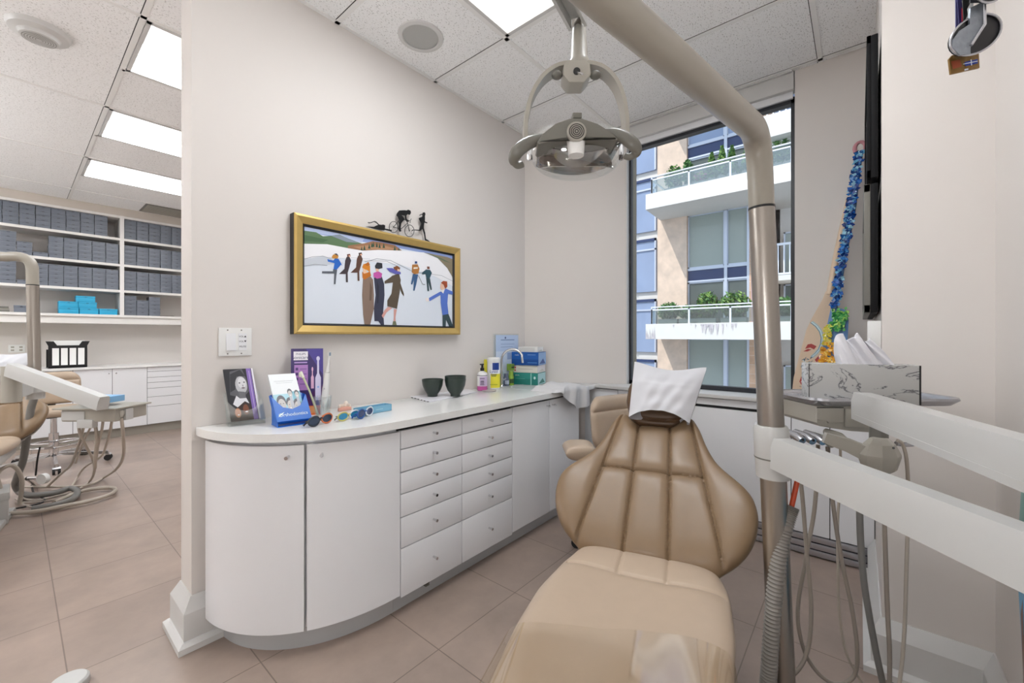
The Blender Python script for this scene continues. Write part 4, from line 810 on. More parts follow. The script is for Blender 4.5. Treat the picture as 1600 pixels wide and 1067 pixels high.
# its swing armrest seen at the left of the chair
a0 = P(906, 703, 2.0); b = pad(frame(a0, RT, FW, UP), lambda v: .075, lambda S: -.07, lambda S: .09, .035, (), None, 24, 24, back=1.1, pw=3); b.fin('armrest', 'leather_light', st, ang=1)
b = B(); b.tube(sm([a0 - UP * .03, a0 - UP * .12 + RT * .04, V((sp.x, sp.y, .46)) + RT * -.05], 5), .011, 0, 10); b.fin('armrest_bar', 'chrome', st)
# ------------------------------------------------------------------ light post
PD = 1.10
lp = thing('dental_light', 'overhead dental lamp on a brushed steel post with a thick curved arm', 'dental lamp', (*P(1222, 1067, PD).xy, 0))
pt0 = P(1190, 327, PD); pt1 = P(1217, 960, PD); dr = (pt1 - pt0).normalized(); bot = pt0 + dr * (pt0.z / -dr.z)
R_ = .0305
b = B(); b.cyl(pt0, bot + V((0, 0, .02)), R_, 0, 40); b.fin('post', 'steel', lp)
b = B(); b.cyl(pt0 + dr * .0, pt0 - dr * .006, R_ * 1.02, 0, 40); b.fin('joint_ring', 'black', lp)
b = B(); b.lathe([(0, 0), (.13, 0), (.13, .012), (.05, .03), (.04, .05), (0, .05)], 0, 40, o=(bot.x, bot.y, 0)); b.fin('floor_plate', 'dental_white', lp)
A1 = P(1151, 183, .93); B1 = P(946, 0, .65); E1 = B1 + (B1 - A1) * .62
mk('arm_paint', '999388', .35, coat=.2)
top = pt0 - dr * .006
b = B(); e0 = top - dr * .10; path = [top, top - dr * .05, e0] + []
for k in range(1, 9):
    t = k / 9; q0 = e0; q1 = top - dr * .205; q2 = q1 + (A1 - q1).normalized() * .12
    path.append(q0 * (1 - t) ** 2 + q1 * 2 * t * (1 - t) + q2 * t * t)
path += [q2, q2.lerp(B1, .5), B1, E1]
b.tube(path, .0300, 0, 36, [1.0] * 3 + [1.02] * (len(path) - 3)); b.fin('curved_arm', 'arm_paint', lp)
b = B(); nrm = UP; off = -.030
LT = P(905, 46, 1.0); E2 = E1 + V((0, 0, .10))
b.cyl(E1 - V((0, 0, .04)), E2 + V((0, 0, .03)), .034, 0, 28); b.fin('elbow_joint', 'dental_white', lp)
b = B(); d_ = (E2 - LT).normalized(); b.sweep([LT + d_ * .012, LT + d_ * .20, E2], [(-.022, -.004), (-.022, .030), (-.016, .036), (.016, .036), (.022, .030), (.022, -.004), (.015, -.004), (.015, .02), (-.015, .02), (-.015, -.004)], 0, UP); b.fin('spring_arm', 'dental_white', lp)
b = B(); b.cbox(LT + V((0, 0, -.004)), (.026, .026, .07), M=None, bev=.004); nk = P(905, 104, 1.0); b.fin('link_block', 'steel', lp)
b = B(); b.lathe([(0, 0), (.0245, 0), (.026, .01), (.024, .022), (.021, .026), (.0165, .098), (.014, .104), (0, .104)], 0, 30, o=(nk.x, nk.y, nk.z - .01)); b.fin('neck', 'dental_cream', lp)
LD = 1.0
lq = lambda u, v, d=0: P(u, v, LD + d)
ring = [lq(*p) for p in ((821.5, 224), (821, 205), (823.5, 180), (831, 152), (846, 127), (866, 111), (885, 105.5), (905, 104.5), (925, 106), (943, 113), (959, 129), (970, 152), (976, 180), (977.5, 205), (977, 224))]
b = B(); pr = [(-.020, -.005), (.020, -.005), (.020, .004), (.0, .007), (-.020, .004)]
b.sweep(sm(ring, 5), [(y_, x_) for x_, y_ in pr], 0, FW); b.fin('yoke', 'dental_cream', lp, ang=.9)
b = B(); hb_ = lq(898, 123); b.prism([hb_ + RT * x + UP * z - FW * .03 for x, z in ((-.032, -.008), (-.030, .018), (-.020, .026), (.020, .026), (.032, .018), (.034, -.008), (.018, -.026), (-.018, -.026))], FW * .05, bev=.005); b.fin('hub', 'dental_cream', lp)
b = B(); b.cyl(hb_ - FW * .0335 + V((0, 0, -.002)), hb_ - FW * .029 + V((0, 0, -.002)), .008, 0); b.tube([hb_ - FW * .03 + V((0, 0, -.004)), hb_ - FW * .05 + RT * .01 + V((0, 0, -.02))], .0028, 1, 8); b.fin('switch_lever', ['black', 'chrome'], lp)
for u0 in (869, 928):
    b = B(); b.ball(lq(u0, 125) - FW * .018, (.013, .013, .009), n=8); b.fin('hub_cap', 'dental_grey', lp)
hd = lq(901, 222, .0)
mk('lamp_olive', '6e6c64', .38, coat=.25); mk('mirror', 'd0d0cc', .05, metal=1); mk('mirror_dark', '8d8580', .12, metal=1)
up_, lo_ = [(838, 222), (848, 208), (868, 192), (890, 184), (910, 184), (934, 192), (955, 205), (966, 216)], [(966, 220), (945, 217), (925, 214), (901, 212), (880, 215), (860, 220), (842, 226)]
b = B(); b.prism([lq(u, v, -.10) for u, v in up_ + lo_], FW * .07, bev=.006); b.fin('housing', 'lamp_olive', lp)
b = B(); vc = lq(901, 205, -.108); b.cyl(vc, vc + FW * .03, .021, 0, 30)
for r in (.0035, .0075, .0115, .0155): b.tube([vc - FW * .0005 + RT * (r * math.cos(a)) + UP * (r * math.sin(a)) for a in [2 * math.pi * k / 28 for k in range(28)]], .0009, 1, 6, closed=True)
b.fin('fan_vent', ['dental_cream', 'black'], lp)
b = B(); b.box((0, 0, 0), (.02, .03, .012), M=frame(lq(895, 184, -.09), RT, FW, UP), bev=.002); b.fin('top_clip', 'lamp_olive', lp)
sc_ = lq(900, 228, -.085); b = B(); b.lathe([(0, -.022), (.017, -.022), (.021, .02), (0, .02)], 0, 28, o=sc_); b.fin('bulb_socket', 'white_plastic', lp)
# clear shield: half an ellipsoid bowl
ctr = lq(900.5, 232, .0)
def bowl_(a, c, up, k=1.0):
    th_ = a * 2 * math.pi; ph = c * math.pi / 2; return ctr + RT * (.114 * k * math.cos(th_) * math.cos(ph) ** .6) + FW * (.075 * k * math.sin(th_) * math.cos(ph) ** .6) + UP * (up - .068 * k * math.sin(ph))
b = B(); b.grid(lambda a, c: bowl_(a, c, 0), 56, 14); b.grid(lambda a, c: ctr + RT * (.114 * math.cos(a * 2 * math.pi)) + FW * (.075 * math.sin(a * 2 * math.pi)) + UP * (.026 * c), 56, 3)
b.fin('shield', 'clear_thick', lp, ang=1.2)
b = B(); b.grid(lambda a, c: ctr + RT * (.088 * (2 * a - 1)) + FW * (.045 + .02 * math.cos(3 * (2 * a - 1)) * .5 - .035 * (1 - c)) + UP * (-.035 + .055 * c - .012 * (2 * a - 1) ** 2), 30, 8, 0, lambda a, c: ctr + RT * (.088 * (2 * a - 1)) + FW * (.049 + .02 * math.cos(3 * (2 * a - 1)) * .5 - .035 * (1 - c)) + UP * (-.035 + .055 * c - .012 * (2 * a - 1) ** 2)); b.fin('reflector', 'mirror', lp, ang=1.2)
b = B(); b.grid(lambda a, c: ctr + RT * (.093 * (2 * a - 1)) + FW * (-.06 + .13 * c) * 1 + UP * (-.012 - .022 * (1 - (2 * a - 1) ** 2)), 24, 6, 0, lambda a, c: ctr + RT * (.093 * (2 * a - 1)) + FW * (-.06 + .13 * c) + UP * (-.015 - .022 * (1 - (2 * a - 1) ** 2))); b.fin('inner_filter', 'mirror_dark', lp, ang=1.2)
for sg, pts in ((-1, ((853, 216), (838, 219), (822, 226), (809, 236), (803.5, 246), (804, 254), (809, 258.5), (816, 256.5))), (1, ((946, 208), (960, 209), (976, 215), (989, 225), (994, 234), (991, 241), (984, 245), (977, 243.5)))):
    b = B(); pp_ = sm([lq(u, v, -.085 + .02 * abs(k - 3) * .3) for k, (u, v) in enumerate(pts)], 5); n_ = len(pp_)
    b.sweep(pp_, [(.010 * math.cos(a), .0075 * math.sin(a)) for a in [2 * math.pi * k / 12 for k in range(12)]], 0, FW, [(.5 + 1.0 * math.sin(math.pi * min(1, (k + 3) / n_ * 1.15)) ** .6) if k < n_ * .7 else .8 for k in range(n_)]); b.fin('handle', 'lamp_olive', lp, ang=1)
    b = B(); e_ = lq(828 if sg < 0 else 971, 236); b.cbox(e_, (.008, .012, .045), M=None, bev=.003); b.fin('pivot_bracket', 'chrome', lp)
# ------------------------------------------------------------------ delivery arms, tray
du = thing('delivery_unit', 'white swing arms carrying the instrument tray head on the steel post', 'dental delivery unit', (*pt1.xy, 0))
def along(v): return pt0 + (pt1 - pt0) * ((v - 327) / (960 - 327))
b = B(); c0 = along(664); c1 = along(745); ax_ = (c1 - c0).normalized()
M = frame(c1, RT, FW, -ax_); L = (c1 - c0).length
b.lathe([(.0312, 0), (.039, 0), (.0405, .05), (.041, .052), (.041, L - .01), (.037, L), (.0312, L)], 0, 40, M=M); b.lathe([(.0415, .050), (.0418, .052), (.0415, .054)], 1, 40, M=M); b.fin('post_collar', ['dental_white', 'dental_grey'], du)
zt_, zb_ = 1.17 - 154 * PD / 651, 1.17 - 201 * PD / 651
def armprof(hh, w_): return [(-w_, -hh), (w_, -hh), (w_ * 1.02, hh * .35), (w_ * .8, hh), (-w_ * .8, hh), (-w_ * 1.02, hh * .35)]
la = P(1212, 600, PD * .985); lb = P(1600, 600, .568); la.z = lb.z = (zt_ + zb_) / 2
b = B(); b.sweep([la, lb + (lb - la) * .10], armprof((zt_ - zb_) / 2, .024)); b.fin('lower_arm', 'dental_white', du, ang=.3)
UD = 1.08; ut, ub_ = 1.17 - 88 * UD / 651, 1.17 - 130 * UD / 651
ua = P(1347, 600, UD); uc = P(1600, 600, .60); ua.z = uc.z = (ut + ub_) / 2; el = lb + (lb - la) * .06
b = B(); b.sweep([ua, uc + (uc - ua) * .12], armprof((ut - ub_) / 2, .023)); dd = (uc - ua).normalized(); b.fin('upper_arm', 'dental_white', du, ang=.3)
b = B(); b.sweep([ua + dd * .02 - V((0, 0, .030)), uc + (uc - ua) * .1 - V((0, 0, .030))], [(-.0245, -.004), (.0245, -.004), (.0245, .010), (-.0245, .010)]); b.fin('arm_cover', 'dental_white', du, ang=.3)
eb = V(lb + (lb - la) * .10); b = B(); b.cyl((eb.x, eb.y, zb_ - .02), (eb.x, eb.y, ut + .01), .035, 0, 30); b.fin('elbow', 'dental_white', du)
b = B(); kn = P(1355, 652, UD - .035); b.cyl(kn, kn + FW * .02, .0085, 0, 16); b.cyl(kn - FW * .004, kn, .0065, 0, 12); b.fin('tension_knob', 'silver', du)
# tray support block below the upper arm and the angular control head
jb = P(1373, 676, UD + .02); b = B(); b.cyl(jb + V((0, 0, .035)), jb - V((0, 0, .018)), .020, 0, 28); b.fin('joint_cylinder', 'dental_grey', du)
hdp = lambda u, v, d=0: P(u, v, UD + .0 + d)
b = B(); o_ = hdp(1374, 700)
secs = [(0.030, .022, .014), (.016, .036, .026), (-.012, .050, .034), (-.018, .050, .034), (-.050, .040, .028), (-.062, .020, .014)]
t = bmesh.new(); rings = []
for z, ra, rb in secs: rings.append([t.verts.new(o_ + RT * (ra * math.cos(a) * 1.0) + FW * (rb * math.sin(a)) + UP * (z - .004)) for a in [math.pi / 8 + 2 * math.pi * k / 8 for k in range(8)]])
for r0, r1 in zip(rings, rings[1:]):
    for j in range(8): t.faces.new((r0[j], r0[(j + 1) % 8], r1[(j + 1) % 8], r1[j]))
t.faces.new(rings[0]); t.faces.new(rings[-1]); b._m(t, 0)
b.cyl(hdp(1396, 700, -.04), hdp(1396, 700, -.033), .0028, 1, 10); b.fin('control_head', ['dental_cream', 'black'], du, ang=.3)
b = B(); b.sweep([hdp(1366, 712), hdp(1326, 694, .03), hdp(1288, 682, .05)], [(-.012, -.020), (.012, -.020), (.014, .014), (-.014, .014)], 0, UP, [1.15, 1, .8]); b.fin('head_arm', 'dental_cream', du, ang=.3)
TD = 1.16
tq = lambda u, v, d=0: P(u, v, TD + d)
zt0 = tq(1300, 626).z
# tray: rounded rectangular pan
def rr(cx, cy, hx, hy, r, n=6):
    out = []
    for sx, sy, a0 in ((1, 1, 0), (-1, 1, 90), (-1, -1, 180), (1, -1, 270)):
        for k in range(n + 1): a = math.radians(a0 + 90 * k / n); out.append((cx + sx * (hx - r) + r * math.cos(a), cy + sy * (hy - r) + r * math.sin(a)))
    return out
trC = tq(1345, 626, .10); trC.z = zt0
b = B(); b.prism([trC + RT * x + FW * y + UP * -.014 for x, y in rr(0, 0, .200, .095, .04)], (0, 0, .006), bev=.002)
o1_ = rr(0, 0, .207, .102, .045); t = bmesh.new(); r0 = [t.verts.new(trC + RT * x + FW * y - UP * .012) for x, y in rr(0, 0, .197, .092, .04)]; r1 = [t.verts.new(trC + RT * x + FW * y + UP * .004) for x, y in o1_]; r2 = [t.verts.new(trC + RT * x + FW * y + UP * .006) for x, y in rr(0, 0, .213, .108, .05)]; r3 = [t.verts.new(trC + RT * x + FW * y - UP * .001) for x, y in rr(0, 0, .215, .110, .05)]; r4 = [t.verts.new(trC + RT * x + FW * y - UP * .016) for x, y in rr(0, 0, .199, .094, .04)]
for A_, B_ in ((r0, r1), (r1, r2), (r2, r3), (r3, r4)):
    for j in range(len(A_)): t.faces.new((A_[j], A_[(j + 1) % len(A_)], B_[(j + 1) % len(A_)], B_[j]))
b._m(t, 0); b.fin('tray', 'silver', du, ang=.8)
# instrument body under the tray
bd = lambda x, y, z: trC + RT * x + FW * y + UP * z
xl = -.205
b = B(); b.prism([bd(x, -.085, z) for x, z in ((-.195, -.018), (.075, -.018), (.075, -.080), (.04, -.098), (-.10, -.088), (-.185, -.075), (-.195, -.065))], FW * .16, bev=.003)
b.fin('instrument_body', 'dental_cream', du, ang=.3)
b = B(); b.prism([bd(x, -.089, z) for x, z in ((-.198, -.022), (-.122, -.022), (-.122, -.062), (-.165, -.066), (-.17, -.056), (-.198, -.056))], FW * .006, bev=.002); b.prism([bd(x, -.092, z) for x, z in ((-.119, -.024), (.06, -.022), (.055, -.086), (-.119, -.074))], FW * .006, bev=.003); b.cyl(bd(-.075, -.094, -.042), bd(-.075, -.09, -.042), .006, 1, 14); b.box((0, 0, 0), (.075, .001, .0025), 1, M=frame(bd(-.198, -.0895, -.0225), RT, FW, UP)); b.fin('service_panel', ['dental_cream', 'black'], du, ang=.3)
b = B()
for k in range(9): b.cbox(bd(-.004 + .002 * (k > 2) + .0005 * k, -.096, -.030 - .0052 * k), (.022, .004, .0026)); 
b2 = [bd(-.022, -.094, -.040), bd(-.015, -.097, -.026), bd(-.002, -.098, -.022), bd(.010, -.097, -.030), bd(.014, -.094, -.075)]
b.tube(sm(b2[1:], 5), .009, 0, 12); b.fin('cable_sleeve', 'tube_dark', du)
for k, (u, v) in enumerate(((1246, 684), (1262, 685), (1278, 686), (1292, 690), (1312, 684))):
    b = B(); h0 = tq(u, v, .0); b.tube([h0 + FW * .05 + UP * .006, h0 + UP * .003, h0 - FW * .02 - UP * .004], .012, 0, 16, [.8, 1, .8]); b.cyl(h0 - FW * .024 + UP * .0, h0 - FW * .018, .003, 1, 8); b.fin('instrument_holder', ['silver' if k < 3 else 'dental_cream', 'black'], du)
b = B(); hx = hdp(1400, 693, .02); b.tube(sm([hx, hx + RT * .04 - UP * .002, hx + RT * .075 + UP * .022 - FW * .03, hx + RT * .12 + UP * .03 - FW * .06], 5), .006, 0, 12); b.fin('grab_handle', 'silver', du)
# tubes
def tube_thing(name, label, pts, dep, r, mat, cat='tube', group=None):
    b = B(); pw_ = [P(u, v, d) for (u, v), d in zip(pts, dep if isinstance(dep, (list, tuple)) else [dep] * len(pts))]
    b.tube(sm(pw_, 6), r, 0, 10); return b.fin(name, mat, label=label, cat=cat, group=group, ang=1)
rr_ = .0052
tube_thing('handpiece_tube', 'grey-beige tube looping down just right of the ribbed hose', [(1247, 692), (1249, 730), (1254, 780), (1258, 830), (1262, 880), (1267, 935), (1266, 990), (1257, 1030), (1240, 1054), (1225, 1066), (1205, 1090)], 1.17, rr_, 'tube_grey')
tube_thing('handpiece_tube', 'grey-beige tube crossing the first and curving back up to the right', [(1278, 695), (1277, 740), (1272, 800), (1263, 850), (1256, 890), (1248, 935), (1247, 975), (1258, 1020), (1277, 1050), (1300, 1067), (1322, 1066), (1337, 1050), (1339, 1010), (1331, 950), (1318, 890), (1309, 840), (1302, 790), (1297, 740), (1293, 698)], [1.18, 1.18, 1.18, 1.19, 1.2, 1.21, 1.21, 1.21, 1.21, 1.2, 1.19, 1.18, 1.17, 1.17, 1.17, 1.17, 1.17, 1.17, 1.17], rr_, 'tube_grey')
tube_thing('handpiece_tube', 'thinnest pale tube hanging behind the crossing pair', [(1313, 690), (1313, 750), (1309, 810), (1309, 870), (1310, 930), (1314, 980), (1322, 1020), (1334, 1045), (1352, 1075), (1370, 1100)], 1.22, .0036, 'tube_light')
tube_thing('supply_hose', 'thick grey hose slanting down to the floor left of the pillar base', [(1342, 735), (1343, 790), (1345, 850), (1350, 910), (1358, 960), (1369, 1020), (1382, 1080), (1395, 1150)], 1.14, .0078, 'tube_dark', 'hose')
tube_thing('supply_hose', 'medium grey tube hanging straight in front of the grey pillar', [(1376, 735), (1381, 800), (1384, 880), (1387, 960), (1390, 1020), (1390, 1080), (1392, 1140)], 1.12, .0052, 'tube_grey', 'hose')
tube_thing('supply_hose', 'beige tube curving from the grab handle down the pillar, rightmost', [(1402, 688), (1410, 694), (1416, 715), (1419, 760), (1418, 830), (1416, 900), (1414, 970), (1410, 1030), (1404, 1080), (1400, 1140)], 1.08, .0042, 'tube_light', 'hose')
b = B(); a_, c_ = P(1250, 732, 1.10), P(1235, 800, 1.09); b.tube([a_, c_], .0062, 0, 12); b.fin('suction_tube', 'orange_tube', label='orange-red tube plugged into the ribbed grey hose', cat='tube')
b = B(); pth = sm([P(u, v, d) for u, v, d in ((1237, 791, 1.09), (1229, 815, 1.085), (1219, 860, 1.08), (1211, 920, 1.075), (1206, 980, 1.07), (1202, 1040, 1.07), (1199, 1090, 1.07), (1198, 1180, 1.06))], 30)
b.tube(pth, .0175, 0, 16, [1.0 + (.13 if k % 3 == 0 else -.05) for k in range(len(pth))]); mk('hose_ribbed', '85807a', .45); b.fin('ribbed_hose', 'hose_ribbed', label='ribbed grey suction hose hanging along the steel post', cat='hose', ang=1.2)
# tissue box and tissues on the tray
mk('tissue', 'd8d7dc', .8)
def marble():
    m = bpy.data.materials.new('marble'); m.use_nodes = True; nt = m.node_tree; b = nt.nodes['Principled BSDF']; tc = nt.nodes.new('ShaderNodeTexCoord')
    mp = nt.nodes.new('ShaderNodeMapping'); mp.inputs['Rotation'].default_value = (0, .45, 0); mp.inputs['Scale'].default_value = (1, 1, 2.2); nt.links.new(tc.outputs['Object'], mp.inputs[0])
    nz = nt.nodes.new('ShaderNodeTexNoise'); nz.inputs['Scale'].default_value = 7; nz.inputs['Detail'].default_value = 9; nz.inputs['Roughness'].default_value = .62; nz.inputs['Distortion'].default_value = .6; nt.links.new(mp.outputs[0], nz.inputs['Vector'])
    su = nt.nodes.new('ShaderNodeMath'); su.operation = 'SUBTRACT'; su.inputs[1].default_value = .5; ab = nt.nodes.new('ShaderNodeMath'); ab.operation = 'ABSOLUTE'
    nt.links.new(nz.outputs[0], su.inputs[0]); nt.links.new(su.outputs[0], ab.inputs[0]); cr = nt.nodes.new('ShaderNodeValToRGB')
    cr.color_ramp.elements[0].color = lin('3c3c40'); cr.color_ramp.elements[0].position = .0; cr.color_ramp.elements[1].position = .022; cr.color_ramp.elements[1].color = lin('b9b9b7'); e = cr.color_ramp.elements.new(.007); e.color = lin('8e8e90')
    nt.links.new(ab.outputs[0], cr.inputs[0]); nt.links.new(cr.outputs[0], b.inputs['Base Color']); b.inputs['Roughness'].default_value = .25; MATS['marble'] = m
marble()
tbx = thing('tissue_box', 'long white marble-patterned tissue box on the instrument tray', 'tissue box', trC)
o = tq(1264, 627, .055); o.z = zt0 - .007; tl = tq(1264, 568, .055).z; ra_ = math.radians(-20); ex_ = V((RT.x * math.cos(ra_) - RT.y * math.sin(ra_), RT.x * math.sin(ra_) + RT.y * math.cos(ra_), 0)); fy_ = V((-ex_.y, ex_.x, 0)); dq_ = D(1439); dn_ = ex_.x * dq_.y - ex_.y * dq_.x; W_ = abs((o.x * dq_.y - o.y * dq_.x) / dn_); Hh = tl - o.z; M = frame(o, ex_, fy_, UP)
b = B(); b.box((0, 0, 0), (W_, .07, Hh), M=M, bev=.0012); b.fin('carton', 'marble', tbx)
b = B(); b.box((-.0006, -.0003, 0), (.0012, .0008, Hh), M=M); b.fin('edge_tape', 'black', tbx)
b = B(); b.box((W_ - .0035, -.0004, 0), (W_ + .0006, .0012, Hh), M=M); b.fin('edge_tape', 'black', tbx)
def tis(s, t):
    x = .075 + (W_ - .11) * s * (1) ; x = .215 * (1 - t) * 0 + (.085 + (W_ - .135) * s) * (1 - t) + (.075 + (W_ - .175) * s) * t; z = Hh - .004 + t * (.083 - .012 * math.exp(-((s - .55) / .05) ** 2) - .01 * abs(2 * s - 1) ** 4)
    return x, z
def tp_(s, t, f):
    x, z = tis(s, t); fo = .010 * math.sin(s * 17 + 2 * t) + .005 * math.sin(s * 39 + 5 * t); y = .036 + (-1 if f else 1) * (.020 * (1 - t ** 2) + .004) + fo * (.4 + .6 * t)
    return M @ V((x, y, z + (.012 * math.sin(s * 13) * t)))
b = B(); b.grid(lambda s, t: tp_(s, t, 1), 70, 24, 0, lambda s, t: tp_(s, t, 0)); b.fin('tissue', 'tissue', label='white tissues pulled up out of the marble-patterned box', cat='tissue', ang=1.3)
# ------------------------------------------------------------------ ceiling round things
sp_ = V((1.328, 1.71, CZ)); t = thing('ceiling_speaker', 'round flush ceiling speaker with grey mesh grille beside the wall', 'speaker', sp_)
b = B(); b.lathe([(.088, -.006), (.094, -.009), (.112, -.006), (.114, 0)], 0, 48, o=sp_); b.fin('rim', 'white_trim', t)
b = B(); b.lathe([(0, -.004), (.088, -.004), (.088, 0)], 0, 48, o=sp_); b.fin('grille', cm('b9b9b6', .6, bump=(900, .6)), t)
so = V((.085, 3.13, CZ)); t = thing('smoke_detector', 'round white smoke detector on the far room ceiling', 'smoke detector', so)
b = B(); b.lathe([(.112, 0), (.112, -.008), (.105, -.022), (.075, -.030), (.072, -.034)], 0, 48, o=so); b.fin('housing', 'white_trim', t)
b = B(); b.lathe([(.072, -.030), (.068, -.046), (.03, -.050), (0, -.050)], 0, 48, o=so)
for k in range(6): b.lathe([(.012 + k * .009, -.051), (.014 + k * .009, -.0505)], 1, 32, o=so)
b.fin('vented_cap', ['white_trim', 'dental_grey'], t)
vx, vy = .98, 6.25; t = thing('ceiling_vent', 'grey ceiling air grille at the edge of the far soffit', 'vent', (1.25, 6.4, CZ))
b = B(); b.box((.98, 6.28, CZ - .006), (1.58, 6.70, CZ - .001)); b.fin('vent_frame', 'dental_grey', t)
b = B()
for k in range(9): b.box((1.0, 6.31 + .042 * k, CZ - .012), (1.56, 6.325 + .042 * k, CZ - .006))
b.fin('slats', 'dental_cream', t)
# ------------------------------------------------------------------ far wall: shelves
YSF = 6.74
mk('shelf_white', 'e4e1dd', .45); mk('soffit', 'c9c0b6', .6)
b = B(); b.box((XBACK + .002, YSF, 2.60), (2.878, YF - .001, CZ - .001)); struct('trim_soffit', b, 'soffit')
levels = [1.392, 1.689, 1.997, 2.305]; tops = [2.571]
bays = [(-.86, .817), (.854, 2.40)]
sh = thing('wall_shelving', 'white built-in shelving along the whole far wall', 'shelves', (.8, YSF, 1.31))
for z in levels + [2.571]:
    b = B(); b.box((-.86, YSF, z), (2.40, YF - .001, z + .028)); b.fin('shelf', 'shelf_white', sh, smooth=0)
for x0, x1 in ((-.90, -.86), (.817, .854), (2.40, 2.44)):
    b = B(); b.box((x0, YSF - .001, 1.39), (x1, YF - .001, 2.60)); b.fin('upright', 'shelf_white', sh, smooth=0)
b = B(); b.box((-.90, YSF + .02, 1.315), (2.44, YF - .001, 1.391)); b.fin('underside_panel', 'shelf_white', sh, smooth=0)
mk('box_grey', '6e747f', .35, noise=(5, .12)); mk('box_blue', '28a5cf', .4); mk('box_line', '3c4049', .5)
def mbox(mat, line, W_=.107, Hh=.047, Dp=.17):
    b = B(); b.box((-W_ / 2, 0, 0), (W_ / 2, Dp, Hh * .70), 0, bev=.001); b.box((-W_ / 2 - .0015, -.002, Hh * .72), (W_ / 2 + .0015, Dp, Hh - .0006), 0, bev=.001)
    b.box((-W_ / 2 + .001, .001, Hh * .69), (W_ / 2 - .001, Dp - .002, Hh * .73), 1); b.prism([(-.012, -.0025, Hh * .74), (.012, -.0025, Hh * .74), (.008, -.0025, Hh * .86), (-.008, -.0025, Hh * .86)], (0, .001, 0), 1); return b
random.seed(3); first = None
def mb(x, y, z, label, group, blue=False, rz=0):
    global first
    src = first if not blue else firstb
    o = src.copy(); COL.objects.link(o); o.location = (x, y, z); o['label'] = label; o['group'] = group; o.rotation_euler = (0, 0, rz); return o
b = mbox('box_grey', 'box_line'); first = b.fin('model_box', ['box_grey', 'box_line'], label='grey cardboard model box lying alone on the low shelf, far left', cat='box', loc=(0, 0, 0)); first.location = (.06, YSF + .06, levels[0] + .0285)
first.scale = (.95, 1, 1.6)
ORD = ('first', 'second', 'third', 'fourth', 'fifth', 'sixth', 'seventh', 'eighth', 'ninth')
cnt = {}
def stack(x, zi, n, label, group):
    c = cnt[(label)] = cnt.get(label, -1) + 1
    for k in range(n): mb(x + random.uniform(-.0015, .0015), YSF + .025 + random.uniform(0, .008), levels[zi] + .0285 + k * .0472, '%s, %s stack from left, %s box up' % (label, ORD[c], ORD[k]), group, rz=random.uniform(-.012, .012)).scale = (1, 1, 1)
nm = {3: 'top', 2: 'second', 1: 'third', 0: 'lowest'}
for zi in (3, 2, 1):
    for k in range(8):
        x = -.06 + .112 * k + (-.0 if zi == 3 else .005); n = 5
        if zi == 3: x = -.012 + .112 * (k - 1) + .0
        if zi == 3 and k == 8: continue
        if zi == 2 and k == 1: n = 3
        if zi == 2 and k in (2,): n = 1
        if zi == 1 and k in (1,): n = 1
        if zi == 1 and k == 2: n = 5
        if zi == 2: x = -.030 + .112 * k
        if zi == 1: x = -.030 + .112 * k
        if x > .77: continue
        stack(x, zi, n, 'grey model box, left bay, %s shelf' % nm[zi], 'grey model boxes, left bay, %s shelf' % nm[zi])
    for k in range(5): stack(.914 + .112 * k, zi, 5, 'grey model box, right bay, %s shelf' % nm[zi], 'grey model boxes, right bay, %s shelf' % nm[zi])
for k, n in ((0, 5), (1, 5), (2, 5)):
    stack(.914 + .112 * k, 0, n - (1 if k == 1 else 0), 'grey model box, right bay, lowest shelf', 'grey model boxes, right bay, lowest shelf')
b = mbox('box_blue', 'box_line', .152, .068, .2); firstb = b.fin('model_box', ['box_blue', cm('1a7896')], label='bright turquoise box, bottom left of the small turquoise pile', cat='box', group='turquoise boxes on the low shelf', loc=(0, 0, 0)); firstb.location = (.403, YSF + .03, levels[0] + .0285)
zb0 = levels[0] + .0285
for x, z, lb_ in ((.562, 0, 'bright turquoise box, bottom middle of the small turquoise pile'), (.722, 0, 'bright turquoise box at the low right end of the turquoise pile'), (.402, .0685, 'bright turquoise box, upper one of the left pair in the pile'), (.548, .0685, 'bright turquoise box, middle of the highest turquoise column'), (.535, .137, 'bright turquoise box on the very top of the turquoise pile')):
    mb(x, YSF + .03, zb0 + z, lb_, 'turquoise boxes on the low shelf', True)
b = B(); b.prism([(1.27 + .06 * math.cos(a) * 1.2, YSF + .08 + .03 * math.sin(a), zb0) for a in [2 * math.pi * k / 16 for k in range(16)]], (0, 0, .008)); b.fin('small_dish', cm('5a4a44'), label='small flat dark object on the low shelf beside the grey stacks', cat='dish')
b = B(); b.box((-.09, YSF + .05, zb0), (-.02, YSF + .15, zb0 + .022)); b.box((-.085, YSF + .05, zb0 + .040), (-.025, YSF + .15, zb0 + .058)); b.box((-.088, YSF + .06, zb0 + .022), (-.022, YSF + .15, zb0 + .040), 1); b.fin('desk_sorter', ['dental_grey', 'dental_cream'], label='small grey sorter at the left edge of the low shelf', cat='sorter')
